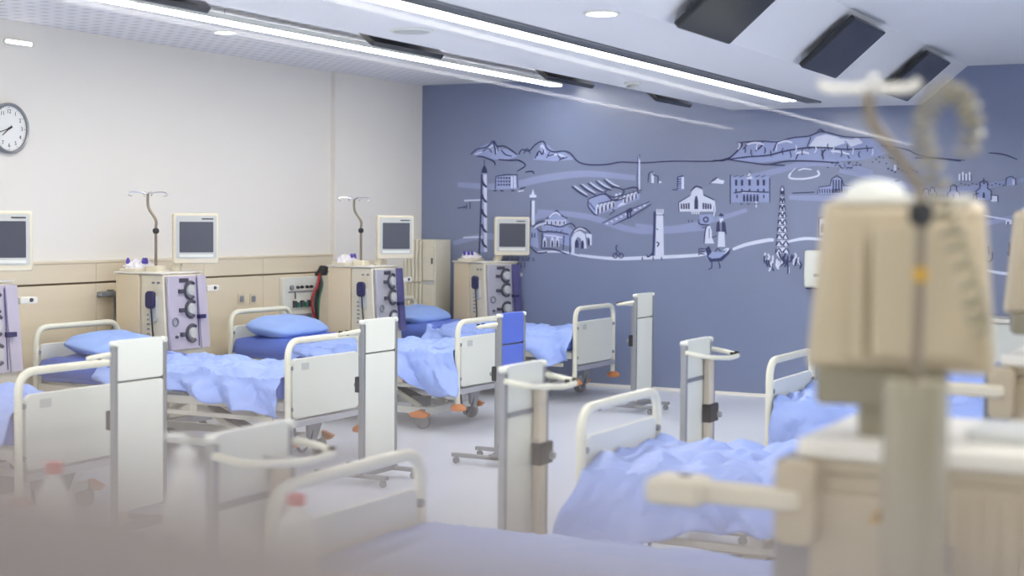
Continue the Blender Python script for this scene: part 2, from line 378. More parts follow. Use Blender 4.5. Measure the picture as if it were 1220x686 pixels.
# ------------------------------------------------------------------ mural painted on the blue wall (photo pixels traced onto the wall plane)
MC = {'d': 0, 'w': 1, 'm': 2, 's': 3}
MM = ['paint_dark', 'paint_white', 'paint_mid', 'paint_soft']
MY = {'s': .0006, 'm': .0012, 'w': .0024, 'd': .0036}
class Mural(MB):
    n = 0                                        # every stroke lies a hair above the one before, like layers of paint
    def P(s, q, c): return at(q[0], q[1], 1, YB - MY[c] - s.n * .00007)
    def fill(s, c, pts):
        s.n += 1; s.cur = MC[c]; v = [s.P(q, c) for q in pts]; return s.add(v, [tuple(range(len(v)))])
    def line(s, c, wd, pts, sm=True, taper=True):
        s.n += 1; s.cur = MC[c]; q = [Vector((p[0], p[1], 0)) for p in pts]
        if sm and len(q) > 2: q = spline(q, 4)
        L, R = [], []
        for i, p in enumerate(q):
            t = (q[min(i + 1, len(q) - 1)] - q[max(i - 1, 0)]).normalized(); nn = Vector((-t.y, t.x, 0))
            h = wd * .62 * ((.7 + .3 * math.sin(math.pi * i / (len(q) - 1))) if taper else 1)
            L.append(s.P(p + nn * h, c)); R.append(s.P(p - nn * h, c))
        n = len(q); return s.add(L + R, [(i, i + 1, n + i + 1, n + i) for i in range(n - 1)])
    def rect(s, c, x0, y0, x1, y1): return s.fill(c, [(x0, y0), (x1, y0), (x1, y1), (x0, y1)])
    def arch(s, c, x, y, w_, h):                # arched window, base centre at x, y
        s.fill(c, [(x - w_ / 2, y), (x + w_ / 2, y), (x + w_ / 2, y - h * .6), (x + w_ / 4, y - h * .93), (x, y - h), (x - w_ / 4, y - h * .93), (x - w_ / 2, y - h * .6)])
    def done(s, name): return s.build(name, MM, wb, smooth=0, fix=False)
d = Mural()                                       # pale roads and rivers
for wd, pts in ((7, [(545, 220), (600, 222), (650, 212), (700, 207), (757, 212)]), (6, [(540, 290), (570, 282), (605, 280), (640, 258), (680, 255)]), (6, [(640, 252), (700, 258), (760, 275), (840, 272)]),
                (5, [(757, 268), (800, 272), (850, 262), (890, 250)]), (6, [(870, 215), (920, 205), (960, 195), (1000, 196), (1040, 206)]), (6, [(940, 235), (990, 236), (1040, 234)]),
                (5, [(1080, 270), (1130, 272), (1180, 265), (1220, 255)]), (6, [(1000, 203), (1060, 215), (1120, 228), (1220, 214)])):
    d.line('s', wd, pts)
for wd, pts in ((3.4, [(690, 304), (730, 308), (770, 307), (830, 304), (846, 300)]), (3.6, [(873, 297), (890, 291), (915, 286), (922, 286)]), (3, [(938, 288), (960, 284), (985, 286)]), (2, [(640, 300), (670, 300), (692, 305)]),
                (2, [(552, 283), (575, 282)]), (3, [(1175, 322), (1200, 326), (1220, 323)]), (1.6, [(1168, 256), (1185, 259), (1204, 262)]), (2, [(553, 239), (577, 238)])):
    d.line('w', wd, pts)
d.done('painted_roads')
d = Mural()                                       # mountains at left and the skyline
d.fill('m', [(563, 184), (573, 175), (587, 168), (592, 176), (605, 178), (617, 186), (605, 190), (590, 190), (575, 187)])
d.fill('m', [(635, 190), (645, 170), (652, 172), (660, 180), (672, 181), (684, 190), (660, 192)])
for pts in ([(561, 184), (568, 178), (580, 175), (588, 168), (592, 174), (600, 174), (608, 178), (616, 184)], [(587, 168), (590, 178), (590, 184)], [(568, 186), (576, 187), (588, 192), (590, 197)], [(594, 190), (608, 191), (618, 191), (626, 197), (616, 204)],
            [(618, 184), (622, 178), (630, 180), (637, 173), (643, 169), (648, 169), (652, 177), (660, 181), (672, 180), (680, 183), (688, 192), (700, 196), (722, 196), (740, 193), (765, 194), (800, 192), (850, 192), (868, 188)],
            [(637, 189), (642, 180), (646, 184), (648, 178)], [(626, 205), (634, 204), (636, 207)], [(652, 186), (660, 184)], [(666, 191), (672, 187)]):
    d.line('d', 1.5, pts)
for pts in ([(575, 180), (582, 177), (586, 182)], [(597, 178), (602, 184), (610, 186)], [(640, 186), (644, 176)], [(655, 181), (651, 188)], [(664, 183), (668, 189), (676, 187)], [(590, 170), (594, 180)], [(624, 183), (628, 177), (632, 183)]): d.line('d', 1.1, pts)
for pts in ([(580, 179), (588, 173), (592, 182)], [(642, 183), (646, 173), (650, 182)], [(658, 185), (666, 184), (674, 188)], [(566, 184), (574, 181)]): d.line('w', 1.3, pts)
d.done('painted_mountains')
d = Mural()                                       # flat-topped cliffs at right
d.fill('m', [(868, 190), (885, 175), (900, 169), (925, 167), (960, 163), (985, 158), (1010, 163), (1040, 165), (1050, 172), (1060, 182), (1030, 190), (990, 193), (940, 190), (905, 194)])
for poly in ([(930, 178), (945, 168), (955, 167), (952, 176), (936, 180)], [(964, 174), (972, 163), (984, 160), (998, 163), (1008, 170), (990, 176)], [(1008, 168), (1022, 164), (1028, 170), (1014, 175)], [(938, 189), (940, 181), (948, 181), (946, 190)], [(955, 190), (962, 180), (980, 178), (978, 189)]):
    d.fill('w' if poly[0][0] in (964, 1008) else 's', poly)
for wd, pts in ((1.6, [(850, 191), (866, 190), (882, 176), (884, 170)]), (1.5, [(885, 178), (893, 169)]), (1.4, [(878, 170), (905, 168), (925, 169), (945, 164), (964, 162), (976, 157), (986, 158), (1008, 163), (1042, 164)]), (1.8, [(921, 180), (926, 169)]), (1.6, [(900, 180), (908, 173), (908, 169)]),
               (1.6, [(866, 190), (890, 187), (915, 185), (935, 180), (962, 176), (985, 176), (1010, 178), (1040, 176)]), (1.6, [(868, 190), (895, 194), (915, 196), (938, 192), (970, 192), (1000, 194)]), (2, [(915, 196), (935, 197)]), (1.8, [(948, 190), (951, 183)]), (1.8, [(981, 190), (980, 182), (984, 178)]), (1.6, [(1012, 189), (1008, 181)]), (1.6, [(963, 172), (966, 163)]),
               (1.3, [(974, 156), (978, 154), (982, 157)]), (1.2, [(1050, 173), (1080, 178), (1100, 186), (1150, 191)]), (1.5, [(1090, 188), (1120, 189), (1145, 192)]), (1.4, [(1178, 182), (1196, 184), (1212, 190)])):
    d.line('d', wd, pts)
random.seed(3)
for k in range(46): 
    x = 985 + random.random() * 40 if k < 26 else 1035 + random.random() * 40; y = (192 if k < 26 else 186) + random.random() * 8
    d.rect('d', x, y, x + 1.8, y + 1.4)
d.line('w', 1.8, [(942, 206), (941, 212), (958, 213), (975, 209), (974, 203)], taper=False); d.line('w', 1.4, [(951, 203), (958, 201), (967, 202)]); d.line('w', 1, [(942, 206), (948, 200)])
for k in range(22):
    x = 880 + k * 7.6; y = 170 + (k * 37 % 11); d.line('d' if k % 3 else 'w', 1.1, [(x, y), (x + 1.5 - (k % 4), y + 4), (x - 1 + (k % 3), y + 8)])
for pts in ([(890, 172), (900, 170), (910, 172)], [(926, 171), (936, 168), (944, 170)], [(998, 166), (1012, 167), (1024, 170)], [(948, 183), (956, 181), (964, 183)], [(990, 180), (1002, 181), (1012, 184)]): d.line('w', 2, pts)
d.done('painted_cliffs')
d = Mural()                                       # striped tower
d.fill('m', [(573, 206), (580, 206), (581, 300), (571, 300)]); d.fill('w', [(576, 208), (580, 208), (580, 300), (577, 300)])
d.line('d', 1.6, [(574, 207), (573, 250), (571, 302)], taper=False)
for k in range(5): y = 213 + k * 18; d.line('d', 2.4, [(574, y), (576, y + 6), (580, y + 10)])
d.fill('d', [(573, 206), (575, 200), (577, 196), (579, 200), (581, 206)]); d.rect('w', 576, 201, 578, 205); d.line('d', 1, [(577, 190), (577, 198)], False)
for x, h in ((556, 6), (560, 9), (553, 4)): d.line('d', 1.2, [(x, 249), (x, 249 - h)], False)
d.line('d', 1.5, [(545, 248), (556, 246)], False); d.done('painted_striped_tower')
d = Mural()                                       # block of flats
d.rect('m', 591, 209, 617, 225); d.line('d', 1.2, [(590, 225), (591, 210), (602, 208), (616, 208), (617, 224)], False)
for i in range(5):
    for j in range(3): d.rect('d', 593 + i * 3.2, 211 + j * 4, 595 + i * 3.2, 213 + j * 4)
for x in (609, 612.5): d.rect('w', x, 210, x + 1.7, 224)
for x in (588, 596, 609): d.line('d', 1.6, [(x, 227), (x + 4, 227)], False)
d.line('d', 1.6, [(620, 225), (626, 223)], False); d.line('w', 1.3, [(617, 228), (624, 227)], False); d.done('painted_apartment_block')
d = Mural()                                       # domed mosque with minaret
d.fill('m', [(631, 266), (645, 268), (648, 282), (672, 292), (682, 294), (684, 275), (674, 268), (650, 265), (640, 270)]); d.fill('m', [(632, 270), (640, 274), (642, 296), (632, 292)]); d.fill('m', [(649, 266), (656, 258), (663, 252), (671, 257), (680, 266), (672, 274)])
d.rect('w', 633.5, 239, 637, 268); d.line('d', 1.2, [(632, 270), (632.5, 238)], False); d.rect('w', 631, 232, 639, 236); d.line('d', 1, [(631, 236), (639, 236)], False); d.fill('w', [(633, 232), (635, 225), (637, 232)])
for pts in ([(635, 270), (641, 265), (648, 263)], [(651, 260), (658, 256), (663, 251), (668, 256), (676, 260)], [(648, 268), (656, 268), (668, 270), (680, 266), (686, 271)], [(640, 272), (645, 276), (657, 276), (672, 278), (678, 280)], [(646, 278), (645, 296)], [(672, 280), (671, 298)], [(679, 283), (684, 274), (692, 271), (700, 274), (704, 279)], [(679, 283), (679, 303)], [(632, 294), (640, 301), (652, 300)], [(645, 296), (660, 297), (676, 303)]):
    d.line('d', 1.4, pts)
for x in (652, 657, 662, 667, 672): d.fill('w', [(x - 2, 262), (x + 2, 262), (x + 2, 269), (x - 2, 269)]); d.rect('d', x - .8, 263, x + .8, 267.5)
for x in (649, 658, 664): d.arch('w', x, 294, 4.5, 12); d.arch('d', x, 294, 2.4, 8)
d.fill('w', [(681, 302), (681, 284), (685, 277), (691, 275), (697, 279), (699, 296), (694, 296), (692, 284), (688, 282), (685, 288), (684, 303)]); d.arch('d', 687, 295, 4.5, 10); d.arch('d', 694, 296, 3.6, 10); d.fill('w', [(698, 278), (705, 279), (705, 292), (703, 292), (702, 283), (699, 283)]); d.arch('d', 701.5, 292, 2.6, 9)
for x in (634, 637): d.arch('d', x, 283, 1.4, 6)
for pts in ([(636, 272), (642, 268), (650, 266)], [(654, 259), (662, 253), (668, 257)], [(684, 276), (691, 272), (698, 275)], [(648, 280), (660, 281), (670, 283)]): d.line('w', 1.4, pts)
for x in (650, 655, 661, 667): d.line('d', .9, [(x, 277), (x + 3, 274)], False)
d.done('painted_mosque')
d = Mural()                                       # factory with saw-tooth roofs, chimney and wall
d.fill('m', [(700, 237), (720, 231), (732, 239), (762, 230), (762, 237), (732, 250), (710, 256), (702, 248)])
for k in range(5):
    x, y = 681 + k * 9.5, 222 - k * 2.0; d.line('d', 1.6, [(x, y), (x + 9, y + 7), (x + 19, y + 13 - k * .8)])
    d.line('s', 3, [(x + 6, y + 1), (x + 16, y + 8)])
for pts in ([(701, 237), (720, 231), (733, 239), (762, 229)], [(701, 237), (701, 246), (708, 255), (712, 256)], [(702, 241), (709, 250)], [(721, 228), (730, 223), (742, 226), (742, 231), (731, 235), (722, 231), (721, 228)], [(742, 226), (756, 223), (763, 227)]):
    d.line('d', 1.4, pts)
for k in range(5): x = 712 + k * 4.6; y = 255 - k * 2; d.arch('w', x, y, 4.2, 12 - k * .6); d.arch('d', x + .6, y, 2, 9 - k * .5)
for k in range(2): d.rect('w', 733 + k * 4.4, 231 - k, 736 + k * 4.4, 239 - k)
for k in range(4): x = 744 + k * 4.4; y = 242 - k * 1.7; d.arch('w', x, y, 4, 10); d.arch('d', x + .6, y, 1.8, 7)
d.fill('w', [(735, 247), (739, 242), (745, 240), (746, 243)])
d.fill('m', [(759.5, 186), (762, 186), (763, 228), (759, 228)]); d.rect('w', 761.2, 188, 762.6, 227); d.line('d', .9, [(759.6, 186), (759.2, 228)], False); d.line('d', 1, [(762, 184), (762, 190)], False)
d.fill('s', [(718, 266), (770, 240), (776, 242), (728, 269)]); d.line('d', 1.2, [(717, 266), (745, 252), (774, 240)], False); d.line('d', 1.1, [(730, 268), (752, 258), (776, 243)], False)
for k in range(9): x = 722 + k * 5.6; y = 265.5 - k * 2.7; d.rect('w', x, y, x + 2.6, y + 1.6)
d.fill('d', [(746, 250), (752, 247), (754, 251), (752, 253), (752, 260), (750.6, 260), (750, 253), (749, 254), (749, 261), (747, 261)])
d.line('d', 1, [(726, 256), (732, 251), (729, 249)])
for k in range(5): d.line('w', 1.1, [(684 + k * 9.5, 221 - k * 2), (692 + k * 9.5, 227 - k * 2), (700 + k * 9.5, 232 - k * 2.4)])
d.line('d', 1.2, [(712, 243), (733, 238), (744, 232)], False); d.line('d', 1.2, [(744, 232), (764, 226)], False)
d.done('painted_factory')
d = Mural()                                       # round white tower and cyclist
d.fill('w', [(782, 254), (790, 254), (791, 305), (781, 305)]); d.fill('m', [(780, 253), (784, 253), (783, 305), (778, 305)]); d.line('d', 2.2, [(780, 252), (779.4, 280), (778, 305)], taper=False)
for k in range(4): d.rect('w', 782 + k * 2.4, 249, 783.5 + k * 2.4, 254)
d.line('d', 1, [(780, 256), (791, 256)], False); d.line('d', 1.3, [(782, 272), (784, 274)]); d.line('d', 1.5, [(782, 288), (785, 290), (783, 294)]); d.line('d', 1.5, [(770, 303), (772, 306), (776, 303), (778, 300)])
for x in (765, 778, 788): d.line('d', 1.5, [(x, 306), (x + .5, 310)], False)
for cx in (733, 740):
    d.line('d', .9, [(cx + 2.8 * math.cos(k * .7), 304.5 + 2.8 * math.sin(k * .7)) for k in range(10)], taper=False)
d.line('d', 1.1, [(733, 304), (736, 299), (740, 304)], False); d.line('d', 1.2, [(735, 300), (734, 294), (736, 292)]); d.done('painted_round_tower')
d = Mural()                                       # small towers
d.rect('w', 776, 206, 779, 218); d.line('d', 1.3, [(772, 217), (773, 207), (777, 204), (778, 208), (784, 210), (784, 218)], False); d.rect('w', 785, 216, 788, 218)
d.rect('m', 807, 211, 815, 226); d.rect('w', 812, 211, 815, 225); d.line('d', 1.3, [(807, 226), (807.5, 211), (814, 209)], False)
for k in range(5): d.rect('d', 808, 213 + k * 2.7, 811.5, 214 + k * 2.7)
d.line('d', 1.2, [(801, 226), (807, 226)], False); d.fill('w', [(846, 218), (852, 215), (855, 212), (858, 214), (863, 215), (862, 219)]); d.line('d', 1, [(845, 219), (850, 214), (855, 211)], False)
d.done('painted_small_towers')
d = Mural()                                       # station hall with three bays
d.fill('w', [(809, 252), (809, 241), (823, 233), (824, 227), (830, 223), (837, 226), (838, 233), (851, 239), (850, 252)]); 
for x0, x1 in ((811, 822), (837, 849)):
    for k in range(4): x = x0 + k * 2.9; d.fill('d', [(x, 249), (x + 2, 249), (x + 2, 242 - abs(k - (3 if x0 < 815 else 0)) * -1.0 * .6), (x, 241.5)])
d.arch('m', 829.5, 250, 7, 19); d.arch('d', 829.5, 249, 4.6, 16); d.arch('m', 829.5, 249, 2.6, 11)
d.line('d', 1.4, [(823, 228), (829, 222), (837, 224)]); d.line('d', 1.2, [(809, 252), (808.5, 241), (822, 233)], False); d.line('d', 1.2, [(838, 232), (851, 238)], False)
for k in range(4): d.rect('w', 824 + k * 2.6, 250, 825.5 + k * 2.6, 255)
d.line('w', 1.5, [(851, 239), (852, 250), (850, 258)], False)
for x in (820, 824): d.line('d', 1.2, [(x, 262), (x + 1, 265)], False)
d.done('painted_hall')
d = Mural()                                       # two costumed figures riding a rooster, flower above
d.fill('m', [(833, 256), (848, 255), (850, 262), (845, 267), (835, 266)]); d.line('d', 1.3, [(841 + 2.8 * math.cos(k * .7), 261.5 + 2.8 * math.sin(k * .7)) for k in range(10)], taper=False); d.line('d', 1.3, [(832, 262), (834, 267), (845, 268)])
d.fill('w', [(841, 270), (846, 269), (848, 275), (848, 282), (851, 290), (839, 290), (840, 278)]); d.line('d', 1.2, [(839, 290), (840, 276), (842, 269)]); d.line('d', 1.2, [(836, 271), (841, 271)], False); d.line('d', 1, [(845, 272), (845, 284)], False)
d.fill('w', [(856, 276), (863, 276), (864, 294), (855, 294)]); d.fill('d', [(853, 276), (854, 265), (857, 263), (858, 276)]); d.fill('d', [(860, 276), (860, 263), (864, 265), (866, 280), (863, 276)]); d.fill('w', [(857, 260), (862, 260), (861, 265), (858, 265)]); d.fill('d', [(856, 257), (859, 253.5), (863, 257), (860, 258)])
d.line('d', 1.2, [(848, 283), (854, 281)], False)
d.fill('m', [(840, 296), (850, 300), (862, 300), (864, 304), (858, 311), (846, 311), (841, 307)]); d.fill('d', [(841, 304), (848, 308), (858, 307), (864, 302), (871, 296), (869, 302), (860, 311), (846, 312)])
d.fill('d', [(840, 296), (845, 293), (848, 300), (843, 306)]); d.line('w', 1.6, [(862, 298), (868, 296), (863, 303)])
for y in (297, 300, 303): d.line('d', 1.2, [(840, y), (834, y - 1), (832, y + 1)])
d.line('d', 1.3, [(848, 311), (848, 319), (844, 321)], False); d.line('d', 1.3, [(856, 311), (858, 318), (857, 320)], False); d.line('d', 1.1, [(852, 300), (855, 296), (859, 300)]); d.done('painted_rooster_riders')
d = Mural()                                       # palace front
d.rect('m', 871, 210, 917, 241)
d.line('d', 1.3, [(870, 243), (870, 208)], False); d.line('d', 1.3, [(917, 241), (917, 212)], False)
for x in (877, 884, 893, 903, 910): d.rect('d', x - 1.4, 214, x + 1.4, 221); d.rect('d', x - 1, 225, x + 1, 229); d.line('d', 1, [(x - 3, 211), (x + 2, 209)], False)
d.fill('w', [(889, 213), (893, 205), (897, 213)]); d.line('d', 1, [(893, 203), (894, 207)], False); d.line('d', 1.6, [(874, 230), (885, 228), (916, 229)], False); d.rect('w', 884, 228, 904, 230)
for k in range(5): d.arch('d', 886.5 + k * 4, 240, 2.6, 9)
for x in (878, 910): d.rect('d', x - .8, 232, x + .8, 236)
for x in (882, 890, 899): d.line('d', 1.2, [(x, 243), (x + 3, 243)], False)
d.rect('w', 900, 240, 902, 247); d.done('painted_palace')
d = Mural()                                       # human tower
random.seed(8)
for k in range(9):
    y = 226 + k * 8.6; hw = 2.2 + k * .75
    d.fill('w', [(932 - hw, y + 7), (932 - hw * .7, y), (932 + hw * .7, y), (932 + hw, y + 7)]); d.line('d', 1.4, [(932 - hw, y + 7), (932 - hw * .5, y + 1), (932, y + 6), (932 + hw * .6, y + 1), (932 + hw, y + 7)])
    d.line('d', 1.2, [(932 - hw * .9, y + 1), (932 - hw, y + 6)], False); d.line('d', 1.1, [(932 + hw * .2, y + 3), (932 + hw * .3, y + 8)], False)
d.fill('w', [(930, 226), (932, 221), (934, 226)]); d.line('d', 1.1, [(929.5, 227), (932, 221.5), (934.5, 227)])
for k in range(30):
    x = 911 + random.random() * 43; y = 296 + random.random() * 17 + abs(x - 932) * .12
    d.line('w' if k % 2 else 'd', 1.7, [(x, y), (x + random.uniform(-2, 2), y + 4), (x + random.uniform(-3, 3), y + 9)])
d.line('d', 1.6, [(938, 311), (939, 322), (938, 326)]); d.line('w', 1.6, [(940, 318), (940, 325)]); d.done('painted_human_tower')
d = Mural()                                       # long hall with columns
d.line('d', 1.6, [(944, 230), (970, 229)], False); d.rect('m', 974, 222, 1018, 231); d.rect('m', 990, 212, 1004, 231)
d.line('d', 1.2, [(974, 231), (975, 223), (989, 221), (991, 213), (997, 209), (1003, 213), (1005, 221), (1017, 222), (1019, 231)], False)
for k in range(14): d.rect('d', 976 + k * 3, 225, 977.3 + k * 3, 230)
for k in range(4): d.rect('d', 992 + k * 3.3, 214, 993.6 + k * 3.3, 230)
for x in (1018, 1024, 1021): d.line('d', 1.3, [(x, 232), (x + 2, 236)], False)
d.rect('w', 999, 239, 1002.5, 246); d.rect('w', 976, 261, 985, 280); d.arch('d', 981, 277, 6, 11); d.line('d', 1.2, [(976, 281), (976, 260), (983, 257)], False); d.done('painted_long_hall')
d = Mural()                                       # churches and houses at the right end
for cx, cy, s in ((1103, 240, .8), (1136, 238, .9), (1172, 238, 1.15), (1111, 235, .6)):
    d.fill('m', [(cx - 7 * s, cy), (cx - 7 * s, cy - 9 * s), (cx - 4 * s, cy - 12 * s), (cx - 3 * s, cy - 17 * s), (cx + 3 * s, cy - 17 * s), (cx + 4 * s, cy - 12 * s), (cx + 7 * s, cy - 9 * s), (cx + 7 * s, cy)])
    d.line('d', 1.3, [(cx - 7 * s, cy), (cx - 8 * s, cy - 9 * s), (cx - 4 * s, cy - 12 * s), (cx - 4 * s, cy - 18 * s), (cx, cy - 20 * s), (cx + 4 * s, cy - 18 * s), (cx + 4 * s, cy - 12 * s), (cx + 8 * s, cy - 9 * s), (cx + 8 * s, cy)], False)
    d.arch('d', cx, cy - 2 * s, 2.4 * s, 6 * s)
d.line('d', 1.6, [(1172, 212), (1172, 219)], False); d.rect('w', 1181, 233, 1188, 240); d.line('d', 1.2, [(1159, 238), (1160, 232), (1166, 230)], False); d.line('d', 1.2, [(1180, 232), (1189, 233), (1189, 241)], False)
for k in range(4): d.rect('w', 1142 + k * 4, 207 - (k % 2) * 2, 1144.4 + k * 4, 215); d.rect('d', 1144.6 + k * 4, 208, 1145.6 + k * 4, 216)
for k in range(12): d.rect('d', 1144 + k * 4.6, 218 + (k % 3), 1146 + k * 4.6, 219.3 + (k % 3))
d.rect('m', 1199, 211, 1210, 221); d.line('d', 1.2, [(1198, 221), (1199, 212), (1205, 210), (1210, 213), (1210, 221)], False); d.rect('w', 1206, 214, 1209, 220)
d.rect('w', 1065, 196, 1068, 203); d.rect('w', 1198, 262, 1206, 267); d.rect('d', 1200, 264, 1202, 267)
for k in range(9): d.rect('d', 1057 + k * 4.2, 200 + (k % 3) * 2, 1059.5 + k * 4.2, 202 + (k % 3) * 2)
for x, y in ((1066, 216), (1062, 232), (1068, 230), (1058, 229), (1046, 228)): d.line('d', 1.5, [(x, y), (x + 5, y - 1)], False)
for x, y, h in ((1203, 303, 14), (1209, 296, 14), (1217, 305, 8)): d.line('d', 3, [(x, y), (x, y - h)], False); d.fill('d', [(x - 3, y - 3), (x + 3, y - 3), (x + 2, y + 2), (x - 2, y + 2)])
d.line('d', 1.5, [(1171, 290), (1172, 305), (1177, 312), (1182, 308), (1182, 300)]); d.line('d', 2.5, [(1177, 293), (1178, 303)], False); d.line('w', 1, [(1168, 291), (1170, 312)], False)
d.done('painted_churches')
d = Mural()                                       # small dark lettering strokes under the striped tower, too small to read
for k in range(11): x = 592 + k * 4.2; d.line('d', 1.1, [(x, 311), (x + 1.5, 307), (x + 3, 311)] if k % 3 else [(x, 311), (x, 306.5), (x + 2.5, 308)], False)
for k in range(4): x = 613 + k * 4; d.line('d', 1.2, [(x, 313), (x, 319)], False)
d.done('painted_lettering')

# ------------------------------------------------------------------ beds
def make_bed():
    o = thing('hospital_bed', '', 'bed')
    def board(x, foot):
        arch = rounded([(x, -.41, .2), (x, -.41, .83), (x, .41, .83), (x, .41, .2)], .11, 6)
        MB().tube(arch, .021, 12).build('foot_rail' if foot else 'head_rail', 'cream_tube', o)
        s = -1 if foot else 1
        pn = MB().rbox(0, (-.372, .335), (.372, .715), .04, x - .012, x + .012).build('foot_panel' if foot else 'head_panel', 'panel_white', o, bevel=.004)
        for yy in (-.39, .39):
            for zz in (.4, .66):
                MB().lathe([(.014, -.02), (.016, 0), (.014, .022)], (x, yy, zz), 10, 0).build('screw_cap', 'grey_plastic', pn)
        MB().box(x + s * .0125, x + s * .0135, .24 * -s - .04, .24 * -s + .04, .64, .685).build('sticker', 'bezel_grey', pn)
        MB().box(x - .03, x + .03, -.39, .39, .285, .325).build('end_beam', 'alu', o, bevel=.004)
        for yy in (-.41, .41):
            MB().lathe([(.03, .16), (.058, .168), (.062, .185), (.05, .2), (.026, .215)], (x + s * .01, yy, 0), 16).build('bumper', 'orange_plastic', o)
    board(0, True); board(2.14, False)
    for yy in (-.4, .4):
        MB().box(.03, 2.11, yy - .02, yy + .02, .39, .445).build('side_rail', 'cream', o, bevel=.005)
        MB().box(.12, 2.0, yy - .012, yy + .012, .315, .345).build('lower_rail', 'cream', o, bevel=.004)
        for x in (.2, .75, 1.3, 1.9): MB().box(x - .03, x + .03, yy - .014, yy + .014, .345, .392).build('rail_bracket', 'cream', o)
    for k in range(8): x = .1 + k * .25; MB().box(x, x + .2, -.38, .38, .445, .46).build('deck_slat', 'panel_white', o)
    MB().rbox(0, (-.425, .46), (.425, .595), .045, .05, 2.09).build('mattress', 'mattress_blue', o, bevel=.02)
    for yy in (-.27, .27): MB().box(.3, 1.85, yy - .025, yy + .025, .1, .15).build('chassis_rail', 'panel_white', o, bevel=.004)
    for x in (.32, 1.8): MB().box(x - .03, x + .03, -.38, .38, .1, .155).build('chassis_beam', 'panel_white', o, bevel=.004)
    for x in (.32, 1.8):
        for yy in (-.38, .38):
            cs = MB().lathe([(.025, .09), (.03, .1), (.022, .15)], (x, yy, 0), 12).build('castor', 'grey_plastic', o)
            MB().lathe([(.05, -.02), (.06, -.014), (.06, .014), (.05, .02)], (x, yy, .06), 18, 1).build('wheel', 'grey_metal', cs)
            MB().prism([(-.09, .12), (.0, .15), (.09, .12), (.06, .09), (-.06, .09)], 1, yy + (.03 if yy > 0 else -.07), yy + (.07 if yy > 0 else -.03)).build('brake_pedal', 'orange_plastic', cs).location.x = x
    for x0, x1 in ((.45, 1.0), (1.65, 1.1)):
        for yy in (-.2, .2): MB().tube([(x0, yy, .14), (x1, yy, .42)], .022, 8).build('lift_arm', 'cream', o)
    MB().tube([(.55, 0, .17), (.95, 0, .32)], .03, 10).build('actuator', 'pump_dark', o)
    MB().box(.5, .62, -.05, .05, .12, .2).build('actuator_mount', 'grey_plastic', o)
    MB().prism([(-.04, .3), (.13, .3), (.12, .19), (.05, .14)], 0, .04, .065).build('pedal_plate', 'grey_plastic', o)
    cab = spline([(.06, .06, .3), (.04, .1, .18), (.03, .2, .11), (.03, .27, .15), (.04, .28, .24), (.06, .26, .31)], 6)
    MB().tube(cab, .009, 8).build('cable', 'pump_dark', o)
    return o
beds = []
bed0 = make_bed()
LB = [(5.80, 'nearest of the left row, cut by the left edge'), (8.03, 'second of the left row'), (10.17, 'third of the left row'), (12.24, 'fourth of the left row, by the blue wall')]
RBd = [(3.86, 'nearest of the right row, blurred at the bottom'), (5.95, 'second of the right row'), (8.42, 'third of the right row'), (10.75, 'far right, mostly behind the foreground monitor')]
spots = [(-5.58, y, math.pi, 'cream hospital bed with blue mattress, ' + t) for y, t in LB] + [(-2.58, y, 0, 'cream hospital bed with blue mattress, ' + t) for y, t in RBd]
for i, (x, y, rz, lab) in enumerate(spots):
    b = bed0 if i == 0 else copy_tree(bed0)
    b.location = (x, y, 0); b.rotation_euler = (0, 0, rz); tag(b, lab, 'bed', 'hospital beds in two rows'); beds.append(b)

def sheet(i, seed, x0, x1, hang, label, flare=.0, amp=1.0):
    """crumpled blue cover: hang(x, side) gives how far it falls past the mattress edge; local bed axes"""
    x, y, rz, _ = spots[i]; NU, NV = 110, 84; hw = .436; top = .603
    so = Vector((seed * 7.3, seed * 3.1, 0))
    def crease(px, py, sc):
        dd, _p = noise.voronoi(Vector((px * sc, py * sc, seed * 2.7))); return min(1, (dd[1] - dd[0]) * 1.6)
    def fn(u, v):
        px = x0 + (x1 - x0) * u; s = 2 * v - 1
        side = 1 if s > 0 else -1; hd = hang(px, side)
        hd *= .8 + .5 * noise.noise(Vector((px * 2.3, side * 5, seed))) + .22 * noise.noise(Vector((px * 7, side * 3, seed + 4)))
        tot = hw + hd; a = abs(s) * tot
        wob = .03 * noise.noise(Vector((px * 3, s * 2.5, seed * 1.7)))
        # long soft folds running across, with sharp crests, and small crumples
        w1 = noise.noise(Vector((px * 1.6 + so.x, a * side * 1.2, seed))) ; ridge = 1 - abs(2 * ((px * 2.1 + .9 * a * side + 1.3 * w1 + seed * .37) % 1) - 1)
        cr = crease(px + so.x, a * side * 1.1 + so.y, 4.2); cr2 = crease(px * 1.3 + so.y, a * side + so.x, 9)
        if a <= hw:
            e = a / hw; z = top + amp * (.045 * cr + .016 * cr2 + .022 * ridge) + .014 * noise.noise(Vector((px * 2, s * 2, seed + 9))) - .012
            z = max(z, top - .002); z -= .02 * max(0, e - .88) / .12; yy = side * a
        else:
            t = a - hw; f = t / max(hd, .02); g = min(1, t / .06)
            tri = abs(2 * ((px * 2.7 + seed * .41 + .7 * noise.noise(Vector((px * 2, side, seed))) + .5 * f * side) % 1) - 1)
            out = .004 + g * (.06 * cr * f + .018 * cr2 + .12 * f * tri)
            yy = side * (hw + max(.004, out)); z = top - t - .01 + .012 * cr
            wob -= flare * f * math.exp(-((px - x0) / .3) ** 2)
        px2 = px + wob * (1 if a > hw else .5)
        return (px2, yy, z)
    o = MB().grid(fn, NU, NV).build('bed_sheet', 'sheet_blue', smooth=24, fix=False, solid=.0025)
    o.location = (x, y, 0); o.rotation_euler = (0, 0, rz)
    return tag(o, label, 'sheet', 'blue covers on the beds')
near = lambda i: 1 if spots[i][2] > 1 else -1        # which local side faces the camera
